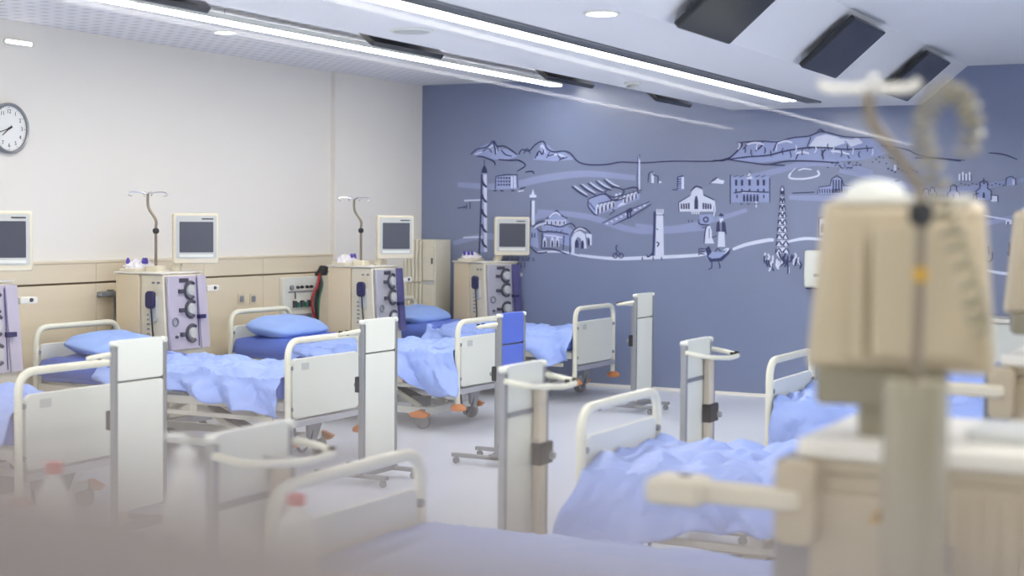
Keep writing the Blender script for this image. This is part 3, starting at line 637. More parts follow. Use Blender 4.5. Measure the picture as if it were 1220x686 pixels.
def H(i, base, foot, width=.35, end=.05):
    nr = near(i)
    return lambda px, side: (base + foot * math.exp(-((px - end) / width) ** 2)) * (1 if side == nr else .7)
sheet(0, 1, .03, 1.9, H(0, .12, .1), 'blue cover on the bed at the left edge, seen behind its footboard')
sheet(1, 2, .03, 1.55, H(1, .13, .17, .4, .12), 'blue cover hanging in a point beside the second left footboard', .03)
sheet(2, 3, .02, 1.5, H(2, .13, .3, .42, .05), 'blue cover hanging low in front of the third left bed', .1)
sheet(3, 4, .02, 1.5, H(3, .14, .12, .4), 'blue cover on the farthest left bed by the blue wall')
sheet(4, 5, .03, 1.95, H(4, .1, .08), 'blue cover on the nearest right bed along the bottom of the photo', 0, .3)
sheet(5, 6, .02, 1.95, H(5, .22, .2, .45, .0), 'large blue cover on the second right bed, falling over its near side', .13)
sheet(6, 7, .02, 1.95, H(6, .16, .14, .4), 'blue cover on the third right bed behind the foreground machine')
sheet(7, 8, .02, 1.95, H(7, .12, .05), 'blue cover on the far right bed at the right edge')

def pillow(i, lx, ly, z, label, rot=0, sz=(.22, .36, .075)):
    x, y, rz, _ = spots[i]
    def fn(u, v):
        th = (u - .5) * math.pi; ph = v * 2 * math.pi
        sg = lambda q, e: math.copysign(abs(q) ** e, q)
        cx = sg(math.cos(th), .55) * sg(math.cos(ph), .5); cy = sg(math.cos(th), .55) * sg(math.sin(ph), .5); cz = sg(math.sin(th), 1.0)
        k = 1 - .55 * max(abs(cx), abs(cy)) ** 3
        n = noise.noise(Vector((cx * 2.2, cy * 2.6, cz + i * 3))) * .012
        return (cx * sz[0], cy * sz[1] + n, cz * sz[2] * k * 1.2 + n * 1.4)
    o = MB().grid(fn, 22, 44).build('pillow', 'pillow_blue', smooth=60)
    c_ = math.cos(rz); s_ = math.sin(rz); o.location = (x + c_ * lx - s_ * ly, y + s_ * lx + c_ * ly, z); o.rotation_euler = (0, math.radians(-8), rz + rot)
    return tag(o, label, 'pillow', 'blue pillows on the left beds')
pillow(1, 1.78, .02, .70, 'blue pillow at the far left, on the bed behind the tall white table')
pillow(2, 1.82, .06, .70, 'large blue pillow in front of the wall gas panel', .08, (.23, .40, .08))
pillow(3, 1.82, .05, .69, 'blue pillow between the two far dialysis machines')
# folded blanket under the pillow of the third bed
def fold(i, lx, label):
    x, y, rz, _ = spots[i]
    def fn(u, v):
        t = u * 2 - 1; s = v * 2 - 1
        return (t * .34, s * .45, .035 * (1 - t ** 4) * (1 - abs(s) ** 6) + .012 * noise.noise(Vector((t * 3, s * 4, i))) - (.1 * max(0, abs(s) - .93) / .07))
    o = MB().grid(fn, 24, 40).build('under_sheet', 'mattress_blue', solid=.004, fix=False)
    o.location = (x - lx, y, .608); o.rotation_euler = (0, 0, rz); tag(o, label, 'sheet', 'darker blue sheets under the pillows')
fold(1, 1.75, 'darker blue sheet under the far left pillow')
fold(2, 1.75, 'darker blue sheet under the large pillow by the gas panel')
fold(3, 1.75, 'darker blue sheet under the pillow by the far machines')

# ------------------------------------------------------------------ folded overbed tables (flat side on +x, column and loop on -x)
def make_table(front='panel_white'):
    o = thing('overbed_table', '', 'table')
    MB().rbox(0, (-.165, .80), (.165, 1.0), .018, -.012, .012).build('upper_leaf', front, o, bevel=.003)
    MB().rbox(0, (-.165, .16), (.165, .79), .012, -.012, .012).build('lower_leaf', front if front != 'panel_white' else 'panel_white', o, bevel=.003)
    for s in (-1, 1):
        MB().box(-.016, .016, s * .178 - .012, s * .178 + .012, .15, .97).build('edge_profile', 'grey_metal', o, bevel=.003)
        MB().lathe([(.012, -.02), (.015, 0), (.012, .02)], (0, s * .178, .985), 10, 0).build('hinge_cap', 'panel_white', o)
    MB().box(-.018, -.012, -.165, .165, .785, .805).build('hinge', 'grey_metal', o)
    MB().box(-.05, -.016, -.125, -.06, .08, .9).build('column', 'tan_alu', o, bevel=.005)
    MB().box(-.046, -.018, -.152, -.126, .08, .9).build('column_trim', 'grey_metal', o)
    MB().box(-.062, -.014, -.172, -.05, .56, .655).build('clamp', 'black_rubber', o, bevel=.006)
    MB().lathe([(.012, -.1), (.016, -.095), (.016, -.08)], (0, -.11, .6), 10, 0).build('clamp_knob', 'grey_metal', o)
    loop = rounded([(-.01, .185, .94), (-.12, .17, .92), (-.17, -.03, .905), (-.16, -.2, .905), (-.08, -.225, .92), (-.01, -.185, .935)], .06, 5)
    lp = MB().tube(loop, .012, 10).build('grip_loop', 'cream_tube', o)
    MB().box(-.165, -.02, -.06, -.035, .892, .912).build('loop_bracket', 'bezel_grey', lp)
    for yy in (-.19, -.12): MB().lathe([(.012, -.016), (.012, .016)], (-.15, yy, .912), 10).build('loop_stud', 'black_rubber', lp)
    MB().box(-.06, -.012, -.15, -.05, .05, .09).build('base_block', 'grey_metal', o)
    for yy in (-.15, .2):
        MB().box(-.36, .16, yy - .02, yy + .02, .045, .07).build('base_foot', 'grey_metal', o, bevel=.005)
        for xx in (-.33, .13):
            MB().lathe([(.02, -.012), (.0225, -.008), (.0225, .008), (.02, .012)], (xx, yy, .0225), 14, 1).build('castor', 'grey_plastic', o)
    MB().box(-.08, .0, -.17, .22, .05, .08).build('base_beam', 'grey_metal', o)
    return o
tb0 = make_table(); tblue = make_table('blue_panel')
TABLES = [(tb0, 133, 198, 403, 1.0, 'tall white folded table in front of the nearest left bed'), (0, 427, 476, 379, 1.0, 'tall white folded table standing beside the second left footboard'),
          (0, 755, 779, 349, 1.0, 'slim white folded table standing against the blue wall'), (0, 597, 650, 432, 1.0, 'white folded table with dark grey clamp at the middle of the aisle'),
          (0, 815, 846, 403, 1.0, 'white folded table with black clamp between the second and third right beds'), (0, 260, 340, 506, 1.0, 'blurred white folded table with grip loop at lower left'),
          (tblue, 592, 627, 372, 1.0, 'folded table with bright blue leaf before the third left bed')]
for src, xa, xb, yy, z, lab in TABLES:
    p = at((xa + xb) / 2, yy, 2, z); t = src if src else copy_tree(tb0)
    t.location = (p.x, p.y, 0); tag(t, lab, 'table', 'folded overbed tables'); t.rotation_euler = (0, 0, 0)
    if p.x > -4: t.rotation_euler = (0, 0, math.pi)      # right row: column and loop face the beds
tblue.scale = (1, .92, 1)

# ------------------------------------------------------------------ dialysis machines of the left row (front on +x, scanner side on -y)
def make_machine(front, door):
    o = thing('dialysis_machine', '', 'dialysis machine')
    W_ = .46
    MB().rbox(2, (-.45, 0), (-.22, W_), .012, .12, 1.18).build('rear_cabinet', 'machine_side', o, bevel=.004)
    MB().prism([(-.215, .12), (.05, .12), (.05, .3), (0, 1.18), (-.215, 1.18)], 1, .012, W_ - .012).build('front_cabinet', 'machine_cream', o, bevel=.01)
    MB().rbox(2, (-.47, -.01), (.0, W_ + .01), .02, 1.182, 1.196).build('top_plate', 'machine_top', o, bevel=.003)
    MB().rbox(2, (-.46, -.02), (.1, W_ + .02), .03, .07, .12).build('base', 'grey_plastic', o, bevel=.005)
    for xx in (-.4, .04):
        for yy in (.05, W_ - .05): MB().lathe([(.028, -.014), (.035, -.009), (.035, .009), (.028, .014)], (xx, yy, .035), 14, 1).build('castor', 'black_rubber', o)
    # sloping pump panel
    def fx(z): return .004 + .05 * (1.18 - z) / .88
    R_ = lambda z: fx(z) + .004
    fp = MB().add([(R_(.62), .02, .62), (R_(.62), W_ * .78, .62), (R_(1.17), W_ * .74, 1.17), (R_(1.17), .02, 1.17), (R_(.62) + .03, .02, .62), (R_(.62) + .03, W_ * .78, .62), (R_(1.17) + .03, W_ * .74, 1.17), (R_(1.17) + .03, .02, 1.17)],
                  [(0, 3, 2, 1), (4, 5, 6, 7), (0, 1, 5, 4), (1, 2, 6, 5), (2, 3, 7, 6), (3, 0, 4, 7)]).build('pump_panel', front, o, bevel=.008)
    dr = MB().add([(R_(.62), W_ * .78 + .004, .62), (R_(.62), W_, .62), (R_(1.17), W_ * .96, 1.17), (R_(1.17), W_ * .74 + .004, 1.17), (R_(.62) + .036, W_ * .78 + .004, .62), (R_(.62) + .036, W_, .62), (R_(1.17) + .036, W_ * .96, 1.17), (R_(1.17) + .036, W_ * .74 + .004, 1.17)],
                  [(0, 3, 2, 1), (4, 5, 6, 7), (0, 1, 5, 4), (1, 2, 6, 5), (2, 3, 7, 6), (3, 0, 4, 7)]).build('panel_door', door, o, bevel=.006)
    MB().box(R_(.86) + .03, R_(.86) + .06, W_ * .7, W_ * .86, .845, .875).build('latch', 'navy_plastic', dr)
    for k, z in enumerate((1.06, .92, .74)):
        cy = W_ * .55
        pts = [(R_(z) + .04, cy + .062 * math.cos(math.radians(a)), z + .062 * math.sin(math.radians(a))) for a in range(50, 316, 15)]
        pm = MB().tube(pts, .011, 8).build('pump_ring', 'pump_dark', fp)
        MB().lathe([(.042, .03), (.042, .045), (.034, .055)], (R_(z), cy, z), 18, 0).build('pump_rotor', 'bezel_grey', fp)
        MB().box(R_(z) + .03, R_(z) + .05, cy - .13, cy - .085, z - .02, z + .01).build('pump_knob', 'pump_dark', fp)
    MB().tube([(R_(.83) + .036, .075 + .03 * math.cos(a * .524), .83 + .03 * math.sin(a * .524)) for a in range(12)], .006, 8, closed=True).build('sensor_ring', 'grey_plastic', fp)
    MB().lathe([(.012, .03), (.012, .045)], (R_(.72), .08, .72), 12, 0).build('panel_stud', 'pump_dark', fp)
    MB().box(R_(1.13) + .03, R_(1.13) + .036, .14, .24, 1.12, 1.15).build('panel_vent', 'pump_dark', fp)
    MB().tube([(R_(z) + .036, W_ * .72, z) for z in (.64, .8, 1.0, 1.15)], .004, 6).build('blood_line', 'purple_door', fp)
    # monitor on a neck
    MB().tube([(-.12, W_ * .6, 1.19), (-.1, W_ * .66, 1.27), (-.06, W_ * .7, 1.36)], [.04, .035, .03], 12).build('monitor_neck', 'machine_cream', o)
    mo = MB().rbox(0, (-.175, -.19), (.175, .19), .022, -.05, .0).build('monitor', 'machine_cream', o, bevel=.008)
    mo.location = (.03, W_ * .76, 1.445); mo.rotation_euler = (0, 0, math.radians(-34))
    MB().rbox(0, (-.155, -.15), (.155, .17), .01, .0, .004).build('bezel', 'bezel_grey', mo)
    MB().rbox(0, (-.13, -.105), (.13, .125), .004, .004, .006).build('screen', 'screen_off', mo)
    MB().box(.004, .0055, -.0, .09, .142, .152).build('brand_mark', 'ink', mo).location.y = .04
    MB().box(.004, .0055, -.13, .13, -.14, -.12).build('key_strip', 'panel_white', mo)
    # scanner on the side and its cord
    MB().rbox(1, (-.12, .83), (-.05, 1.02), .03, -.012, .012).build('scanner_cradle', 'bezel_grey', o)
    sc = MB().rbox(1, (-.125, .93), (-.045, 1.06), .03, -.05, -.012).build('scanner', 'navy_plastic', o, bevel=.01)
    MB().tube(spline([(-.08, -.03, .94), (-.07, -.028, .8), (-.06, -.03, .66), (-.1, -.02, .55), (-.16, -.01, .62)], 6), .006, 8).build('scanner_cord', 'black_rubber', sc)
    for k in range(6): MB().box(-.15, -.128, .004, .012, .7 + k * .035, .712 + k * .035).build('side_vent', 'grey_plastic', o)
    for xx in (-.09, -.04): MB().lathe([(.008, -.004), (.008, .012)], (xx, 0, 1.12), 10, 1).build('side_stud', 'grey_plastic', o)
    # side arm on the far side
    MB().box(-.04, .0, W_, W_ + .03, 1.03, 1.09).build('arm_hub', 'machine_cream', o)
    ar = MB().rbox(0, (W_ + .03, 1.04), (W_ + .18, 1.085), .012, -.04, .02).build('side_arm', 'machine_top', o, bevel=.006)
    MB().lathe([(.014, .02), (.012, .03)], (0, W_ + .12, 1.065), 10, 0).build('arm_knob', 'pump_dark', ar)
    return o
def add_pole(o, x, y, z0=1.19):
    MB().rbox(2, (x - .06, y - .05), (x + .06, y + .05), .02, z0, z0 + .05).build('pole_socket', 'machine_cream', o, bevel=.005)
    pl = MB().tube(spline([(x, y, z0 + .04), (x, y, 1.5), (x, y, 1.58), (x - .05, y - .015, 1.66), (x - .06, y - .02, 1.71), (x - .06, y - .02, 1.775)], 5), .0105, 10).build('infusion_pole', 'bronze_rod', o)
    MB().lathe([(.016, -.02), (.024, -.008), (.024, .008), (.016, .02)], (x, y, 1.50), 14).build('pole_knob', 'black_rubber', pl)
    for k in range(4):
        a = math.radians(45 + 90 * k + 8); dx, dy = math.cos(a), math.sin(a)
        pts = [(x - .06, y - .02, 1.77)] + [(x - .06 + dx * r, y - .02 + dy * r, z) for r, z in ((.05, 1.785), (.11, 1.79), (.14, 1.78), (.14, 1.765), (.115, 1.76))]
        MB().tube(spline(pts, 4), .005, 8).build('hook', 'chrome', pl)
# machines whose pole shows get it; each is built with its own front
def place_machine(loc, rz, front, door, label, pole=None):
    o = make_machine(front, door); o.location = loc; o.rotation_euler = (0, 0, rz); tag(o, label, 'dialysis machine', 'dialysis machines between the beds')
    if pole: add_pole(o, *pole)
    return o
place_machine((-7.2, 6.47, 0), 0, 'lilac_panel', 'lilac_panel', 'dialysis machine cut by the left edge, monitor and lilac panel showing')
place_machine((-7.37, 8.52, 0), 0, 'lilac_panel', 'lilac_panel', 'dialysis machine with pale lilac pump panel and pole, behind the second left bed', (-.18, .14))
place_machine((-7.07, 10.86, 0), 0, 'pump_grey', 'purple_door', 'dialysis machine with grey pump panel, infusion pole and navy door edge', (-.2, .14))
place_machine((-6.99, 12.72, 0), math.radians(-20), 'pump_grey', 'purple_door', 'dialysis machine without pole in front of the blue wall mural')

def tubing_set(mx_, my_, rz, seed, label):
    lx, ly = -.355, .15; p = Vector((mx_ + lx * math.cos(rz) - ly * math.sin(rz), my_ + lx * math.sin(rz) + ly * math.cos(rz), 0)); random.seed(seed)
    o = thing('tubing_set', label, 'medical tubing', (p.x, p.y, 1.197), group='packed tubing sets on the machines')
    MB().rbox(2, (-.085, -.13), (.085, .13), .02, 0, .022).build('tray', 'machine_cream', o, bevel=.004)
    def fn(u, v):
        th = u * math.pi / 2; ph = v * 2 * math.pi; n = noise.noise(Vector((math.cos(ph) * 3 * math.cos(th), math.sin(ph) * 3 * math.cos(th), th * 3 + seed)))
        return (math.cos(th) * math.cos(ph) * .085 * (1 + n * .25), math.cos(th) * math.sin(ph) * .125 * (1 + n * .25), .022 + max(0, math.sin(th) * .06 * (1 + .5 * n)))
    MB().grid(fn, 10, 28).build('bag', 'clear_bag', o, smooth=25)
    for k in range(3):
        a = random.random() * 6.3; MB().tube(spline([(.06 * math.cos(a + j * 1.2), .085 * math.sin(a + j * 1.2), .05 + .02 * (j % 2)) for j in range(5)], 5), .006, 6).build('tube_coil', 'clear_bag', o)
    for k in range(3):
        a = random.uniform(-2.2, .6); MB().lathe([(.014, 0), (.016, .02), (.008, .045)], (.06 * math.cos(a), .1 * math.sin(a), .055), 10).build('cap', 'purple_cap', o)
tubing_set(-7.37, 8.52, 0, 2, 'clear bag of tubing with purple caps on the lilac machine')
tubing_set(-7.07, 10.86, 0, 5, 'clear bag of tubing with purple caps on the machine with navy door edge')
tubing_set(-6.99, 12.72, math.radians(-20), 7, 'clear bag of tubing on the machine before the mural')

# grey bracket lamp handle on the wall at left of the lilac machine
p = at(128, 350, 0, XL + .06); o = thing('wall_bracket', 'small grey bracket with hanging cable beside the lilac machine', 'bracket', (XL + .03, p.y, p.z))
MB().rbox(0, (-.09, -.018), (.09, .018), .008, .01, .06).build('bar', 'grey_plastic', o, bevel=.004); MB().box(0, .012, .03, .09, -.03, .03).build('mount', 'grey_metal', o)
MB().tube(spline([(.03, .07, -.02), (.04, .06, -.2), (.05, -.02, -.36), (.06, -.06, -.45)], 6), .005, 6).build('cable', 'grey_plastic', o)
MB().tube(spline([(.03, .085, -.02), (.03, .09, -.2), (.04, .06, -.3), (.05, .05, -.45)], 6), .004, 6).build('cable', 'pump_dark', o)

# ------------------------------------------------------------------ medical gas panel and hoses on the left wall
a = at(333, 331, 0, XL + .03); b = at(373, 378, 0, XL + .03)
yc, zc, hy, hz = (a.y + b.y) / 2, .885, (b.y - a.y) / 2, .19
o = thing('gas_outlet_unit', 'white wall unit with gauges and outlets above the large pillow', 'wall panel', (XL + .03, yc, zc))
MB().rbox(0, (-hy, -hz), (hy, hz), .015, 0, .05).build('housing', 'panel_white', o, bevel=.006)
MB().box(.05, .056, -hy + .06, hy - .02, .055, .065).build('ledge', 'grey_plastic', o)
for k, yy in enumerate((-.6, -.25, .0, .3, .55)):
    MB().lathe([(.022 if k == 0 else .013, .05), (.022 if k == 0 else .013, .07), (.008, .08)], (0, yy * hy, .1), 12, 0).build('gauge', 'grey_plastic' if k == 0 else 'black_rubber', o)
for k in range(5):
    MB().box(.05, .075, -.5 * hy + k * .055, -.5 * hy + k * .055 + .035, -.08, -.02 - .015 * (k % 2)).build('coupling', 'gas_green' if k % 2 else 'pump_dark', o)
MB().tube(spline([(.06, -.1, .0), (.08, -.13, .05), (.09, -.15, .06)], 4), .006, 8).build('lever', 'pump_dark', o)
MB().box(.05, .058, -hy + .02, hy - .02, -hz + .02, -hz + .05).build('lower_rail', 'alu', o)
for k, (mt, dy) in enumerate((('gas_red', -.05), ('black_rubber', 0), ('gas_green', .045), ('black_rubber', .02))):
    p = at(381, 326, 0, XL + .08); q = at(378, 390, 0, XL + .14)
    h = MB().tube(spline([(p.x, p.y, p.z), (p.x + .03, p.y + dy * .8 - .04, p.z - .1), (q.x - .02, q.y + dy * 1.2, (p.z + q.z) / 2), (q.x, q.y + dy * .3, q.z), (q.x + .03, q.y + dy * .2, q.z - .3)], 6), .011, 8).build('gas_hose', mt)
    tag(h, {'gas_red': 'red gas hose hanging beside the wall gas panel', 'gas_green': 'green gas hose hanging beside the wall gas panel'}.get(mt, 'black gas hose beside the wall gas unit, ' + ('behind the red one' if k == 1 else 'by the green one')), 'hose', 'hoses beside the gas panel')
p = at(381, 324, 0, XL + .05); o = tag(MB().prism([(p.y - .06, p.z - .03), (p.y + .03, p.z + .06), (p.y + .07, p.z + .05), (p.y + .05, p.z - .03)], 0, XL + .03, XL + .1).build('hose_hook', 'black_rubber', bevel=.005), 'black hook holding the gas hoses on the wood panels', 'hook')

# ------------------------------------------------------------------ tall fluted lockers in the corner
o = thing('corner_locker', 'tall beige fluted locker in the corner behind the far machines', 'locker', (-7.97, 12.86, 0))
MB().box(0, .36, .0, .3, .03, 1.40).build('carcass', 'locker', o, bevel=.006)
for k in range(5): MB().prism([(.004 + k * .043, -.022), (.018 + k * .043, -.03), (.034 + k * .043, -.022), (.04 + k * .043, 0), (0 + k * .043, 0)], 2, .98, 1.39).build('flute', 'locker', o)
for k in range(5): MB().prism([(.004 + k * .043, -.022), (.018 + k * .043, -.03), (.034 + k * .043, -.022), (.04 + k * .043, 0), (0 + k * .043, 0)], 2, .05, .965).build('flute', 'locker', o)
for z0, z1 in ((.99, 1.39), (.05, .95)):
    dd = MB().box(.225, .35, -.03, 0, z0, z1).build('door', 'locker', o, bevel=.006); MB().box(.33, .345, -.042, -.03, (z0 + z1) / 2 - .03, (z0 + z1) / 2 + .03).build('handle', 'pump_dark', dd)
MB().box(.225, .35, -.022, 0, .955, .985).build('shelf_gap', 'bezel_grey', o)
for xx in (.03, .33):
    for yy in (.03, .27): MB().box(xx - .02, xx + .02, yy - .02, yy + .02, 0, .03).build('foot', 'grey_plastic', o)

# ------------------------------------------------------------------ dispenser and low counter on the blue wall
p = at(962, 298, 1, YB); q = at(962, 342, 1, YB); hgt = p.z - q.z
o = thing('wall_dispenser', 'white paper dispenser on the blue wall beside the foreground monitor', 'dispenser', (p.x, YB, q.z))
MB().prism([(0, 0), (-.11, .0), (-.125, hgt * .3), (-.11, hgt), (0, hgt)], 0, .004, .27).build('housing', 'panel_white', o, bevel=.018)
MB().prism([(-.02, -.012), (-.1, -.012), (-.1, 0), (-.02, 0)], 0, .02, .25).build('outlet', 'navy_plastic', o)
MB().box(.1, .17, -.128, -.12, hgt * .3, hgt * .38).build('level_window', 'grey_plastic', o)
p = at(1158, 381, 1, 12.7)
o = thing('low_cabinet', 'low white cabinet with pale worktop below the mural at right', 'cabinet', (p.x, YB - .45, 0))
MB().box(0, 2.4, 0, .43, .08, .79).build('carcass', 'panel_white', o)
MB().box(-.02, 2.42, -.03, .45, .79, .825).build('worktop', 'machine_top', o, bevel=.005)
MB().box(.02, 2.38, .04, .4, 0, .08).build('plinth', 'grey_plastic', o)
for k in range(4):
    dd = MB().box(.01 + k * .6, .59 + k * .6, -.018, 0, .1, .78).build('door', 'panel_white', o, bevel=.003); MB().box(.5 + k * .6, .515 + k * .6, -.035, -.018, .55, .68).build('handle', 'grey_metal', dd)

# ------------------------------------------------------------------ foreground machines (front on -x, seen from their side)
FP = at(950, 520, 2, 1.18)
def make_rear_machine():
    o = thing('dialysis_machine', '', 'dialysis machine', (FP.x, FP.y, 0))
    Lc = lambda p: (p[0] - FP.x, p[1] - FP.y, p[2])
    MB().rbox(2, (.035, .01), (.62, .45), .015, .12, 1.12).build('body', 'machine_taupe', o, bevel=.006)
    MB().rbox(2, (0, -.015), (.66, .47), .02, 1.145, 1.18).build('top_plate', 'machine_top', o, bevel=.006)
    MB().box(.02, .64, .0, .46, 1.12, 1.145).build('top_rim', 'machine_taupe', o)
    MB().rbox(2, (-.06, .03), (.035, .43), .02, .16, 1.13).build('front_block', 'grey_plastic', o, bevel=.01)
    MB().rbox(2, (-.08, -.01), (.66, .47), .03, .07, .12).build('base', 'grey_plastic', o, bevel=.005)
    for xx in (-.02, .6):
        for yy in (.05, .41): MB().lathe([(.028, -.014), (.035, -.009), (.035, .009), (.028, .014)], (xx, yy, .035), 14, 1).build('castor', 'black_rubber', o)
    for k in range(9): MB().box(.3 + k * .033, .317 + k * .033, -.002, .012, .2, 1.09).build('vent_slat', 'machine_taupe', o, bevel=.003)
    MB().box(.03, .28, -.004, .012, .16, 1.08).build('side_cover', 'machine_taupe', o, bevel=.006)
    st = MB(); st.prism([(.145, 1.03), (.185, 1.03), (.165, 1.062)], 1, -.0055, -.004); st.build('warning_sticker', 'yellow', o)
    MB().prism([(.162, 1.036), (.168, 1.036), (.1665, 1.052), (.1635, 1.052)], 1, -.006, -.0055).build('warning_mark', 'black_ink', o)
    MB().lathe([(.014, -.02), (.016, -.01), (.016, .004)], (.2, 0, 1.11), 12, 1).build('side_knob', 'pump_dark', o)
    # arm reaching forward (left) from a bracket
    MB().rbox(1, (-.03, .98), (.05, 1.14), .02, -.05, .0).build('arm_bracket', 'machine_taupe', o, bevel=.006)
    am = MB().rbox(1, (-.25, 1.045), (.02, 1.085), .012, -.06, -.01).build('arm', 'machine_cream', o, bevel=.008)
    MB().rbox(1, (-.29, 1.038), (-.17, 1.092), .018, -.085, .01).build('arm_head', 'machine_cream', am, bevel=.012)
    MB().lathe([(.014, 0), (.014, .004)], (-.22, -.035, 1.091), 12).build('arm_socket', 'pump_dark', am)
    # post and pole
    q = Lc(dep(1092, 440, 2.62)); px, py = q[0], q[1]
    ps = MB().lathe([(.056, .3), (.056, 1.315), (.05, 1.325)], (px, py, 0), 28).build('post', 'olive_post', o)
    MB().box(px - .03, px + .03, py + .05, .005, .5, .6).build('post_bracket', 'grey_metal', ps)
    MB().box(px - .03, px + .03, py + .05, .005, .95, 1.0).build('post_bracket', 'grey_metal', ps)
    k1 = Lc(dep(1097, 256, 2.62)); k2 = Lc(dep(1090, 215, 2.62)); k3 = Lc(dep(1045, 155, 2.62)); k4 = Lc(dep(1036, 135, 2.62)); k5 = Lc(dep(1035, 106, 2.62))
    pl = MB().tube(spline([(px, py, 1.31), (k1[0], k1[1], k1[2]), k2, k3, k4, k5], 6), .0105, 10).build('infusion_pole', 'bronze_rod', o)
    MB().lathe([(.014, -.02), (.022, -.008), (.022, .01), (.014, .022)], k1, 14).build('pole_knob', 'black_rubber', pl)
    kk = Lc(dep(1097, 327, 2.62)); MB().lathe([(.0125, -.012), (.0125, .012)], (kk[0], kk[1], kk[2]), 12).build('pole_mark', 'yellow', pl)
    for j in range(4):
        an = math.radians(20 + 90 * j); dx, dy = math.cos(an), math.sin(an)
        pts = [k5] + [(k5[0] + dx * r, k5[1] + dy * r, k5[2] + z) for r, z in ((.03, .0), (.062, .0), (.078, .004), (.086, .014))]
        MB().tube(pts, .0085, 8).build('hook', 'machine_top', pl)
    # monitor seen from behind
    mc = Lc(dep(1074, 345, 2.95)); mo = MB()
    yaw = math.atan2(-(FP.y + mc[1]), -(FP.x + mc[0]))
    back = [(-.145, .165), (.145, .165), (.175, -.155), (-.175, -.155)]
    fr = [(-.16, .18), (.16, .18), (.185, -.17), (-.185, -.17)]
    vs_ = [(.06, y, z) for y, z in back] + [(0, y * 1.04, z * 1.03) for y, z in back] + [(-.05, y, z) for y, z in fr]
    mo.add(vs_, [(0, 3, 2, 1), (8, 9, 10, 11)] + [(i, (i + 1) % 4, 4 + (i + 1) % 4, 4 + i) for i in range(4)] + [(4 + i, 4 + (i + 1) % 4, 8 + (i + 1) % 4, 8 + i) for i in range(4)])
    mb = mo.build('monitor', 'machine_taupe', o, bevel=.018); mb.location = mc; mb.rotation_euler = (0, 0, yaw)
    MB().rbox(0, (-.15, -.13), (.15, .15), .01, -.054, -.0505).build('screen', 'screen_off', mb)
    MB().box(.06, .088, -.055, .135, -.13, .13).build('rear_cover', 'machine_taupe', mb, bevel=.006)
    MB().prism([(-.1, -.13), (-.07, -.13), (-.075, .1), (-.09, .1)], 0, .05, .078).build('cable_duct', 'machine_taupe', mb)
    MB().rbox(0, (-.13, .168), (.13, .185), .008, -.045, .05).build('top_cap', 'machine_top', mb, bevel=.004)
    def dome(u, v):
        th = u * math.pi / 2; ph = v * 2 * math.pi; return (.035 * math.cos(th) * math.cos(ph) - .01, .06 * math.cos(th) * math.sin(ph) - .055, .183 + .035 * math.sin(th))
    MB().grid(dome, 8, 24).build('alarm_dome', 'panel_white', mb)
    MB().rbox(0, (-.16, -.225), (.09, -.155), .012, -.06, .06).build('tilt_base', 'olive_post', mb, bevel=.006)
    MB().tube([(0, -.04, -.22), (-.02, -.04, mc[2] * -1 + 1.17)], .04, 14).build('monitor_neck', 'olive_post', mb)
    # coiled cord from the monitor up over the pole
    path = [dep(x_, y_, d_) for x_, y_, d_ in ((1166, 390, 2.78), (1158, 350, 2.72), (1142, 300, 2.68), (1128, 255, 2.66), (1112, 205, 2.66), (1100, 165, 2.66), (1106, 130, 2.66), (1128, 108, 2.66), (1150, 122, 2.66), (1158, 150, 2.66), (1150, 185, 2.68))]
    sp = spline([Vector(Lc(p_)) for p_ in path], 34); hel = []; ang = 0; up = None
    for i, p_ in enumerate(sp):
        t_ = (sp[min(i + 1, len(sp) - 1)] - sp[max(i - 1, 0)]).normalized()
        if up is None: up = t_.orthogonal().normalized()
        up = (up - t_ * up.dot(t_)).normalized(); q_ = t_.cross(up); ang += .42
        hel.append(p_ + (up * math.cos(ang) + q_ * math.sin(ang)) * .018)
    MB().tube(hel, .0048, 6).build('coiled_cord', 'cord_grey', o)
    tr = MB().rbox(2, (.3, .1), (.52, .32), .03, 1.181, 1.2).build('cup_tray', 'bezel_grey', o)
    return o
fm = make_rear_machine(); tag(fm, 'blurred beige dialysis machine at right foreground, seen from behind its monitor', 'dialysis machine', 'dialysis machines of the right row')
fm2 = copy_tree(fm); fm2.location = (at(1193, 414, 1, 5.0).x, 5.0, 0)
tag(fm2, 'beige dialysis machine cut by the right edge, behind the blurred foreground machine', 'dialysis machine', 'dialysis machines of the right row')

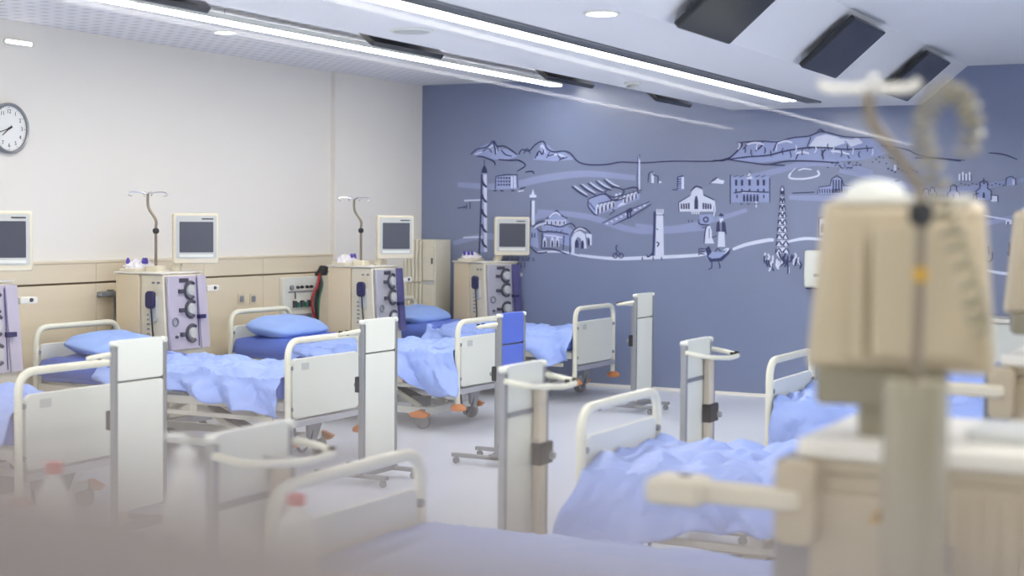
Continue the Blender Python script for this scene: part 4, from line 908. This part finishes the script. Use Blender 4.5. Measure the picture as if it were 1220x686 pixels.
# ------------------------------------------------------------------ bottles on a trolley, and the screen close to the lens
BD = 2.95
tc = dep(210, 700, BD)
o = thing('instrument_trolley', 'steel trolley top under the three plastic bottles at lower left', 'trolley', (tc.x, tc.y, 0), YAW)
ZT = .865
MB().rbox(2, (-.42, -.2), (.42, .2), .03, ZT - .025, ZT).build('top_shelf', 'alu', o, bevel=.004)
MB().rbox(2, (-.42, -.2), (.42, .2), .03, .25, .27).build('lower_shelf', 'alu', o, bevel=.004)
for sx in (-.39, .39):
    for sy in (-.17, .17):
        MB().tube([(sx, sy, .09), (sx, sy, ZT - .02)], .012, 10).build('leg', 'alu', o)
        MB().lathe([(.035, -.012), (.045, -.008), (.045, .008), (.035, .012)], (sx, sy, .045), 14, 1).build('wheel', 'grey_plastic', o)
        MB().box(sx - .015, sx + .015, sy - .02, sy + .02, .06, .1).build('wheel_fork', 'grey_metal', o)
def bottle(px, py, cap, label, r=.04, h=None, spray=False):
    p = dep(px, py, BD); p = Vector((p.x, p.y, p.z)); H_ = (p.z - ZT)
    o = thing('plastic_bottle', label, 'bottle', (p.x, p.y, ZT), group='plastic bottles on the trolley')
    nb = .012 if not spray else .014
    MB().lathe([(r * .9, 0), (r, .008), (r, H_ * .55), (r * .96, H_ * .62), (r * .72, H_ * .76), (nb * 1.15, H_ - .03), (nb, H_ - .02)], seg=24).build('body', 'bottle_white', o)
    cp = MB().lathe([(nb * 1.4, H_ - .021), (nb * 1.5, H_ - .004), (nb * 1.3, H_)], seg=18).build('cap', cap, o)
    if spray:
        MB().tube([(0, 0, H_), (0, 0, H_ + .025), (-.045, 0, H_ + .022)], .008, 8).build('pump_head', cap, o)
        MB().box(-.02, .02, -r - .001, -r + .002, H_ * .3, H_ * .45).build('label_print', 'bezel_grey', o)
bottle(65, 546, 'red_cap', 'translucent bottle with red cap at the far lower left')
bottle(221, 532, 'bottle_white', 'translucent bottle with white pump head beside the blurred loop table', .042, spray=True)
bottle(354, 584, 'red_cap', 'translucent bottle with red cap before the nearest right footboard', .043)
# dark taupe screen whose level top runs across the lower left, a hand's breadth from the lens
def dl(depth, lat): v = CF * depth + CR * lat; return Vector((v.x, v.y))
A_, B_ = dl(.108, .077), dl(.42, -.33); dr_ = (B_ - A_).normalized(); ln = (B_ - A_).length
o = thing('desk_screen', 'very blurred taupe screen edge filling the lower left corner', 'screen', (A_.x, A_.y, 0), math.atan2(dr_.y, dr_.x))
ZTOP = 1.5695
MB().rbox(1, (0, .06), (ln, ZTOP), .02, -.012, .012).build('panel', 'taupe_felt', o, bevel=.008)
for t_ in (.06, ln - .06): MB().box(t_ - .03, t_ + .03, -.12, .12, 0, .06).build('foot', 'grey_metal', o, bevel=.005)
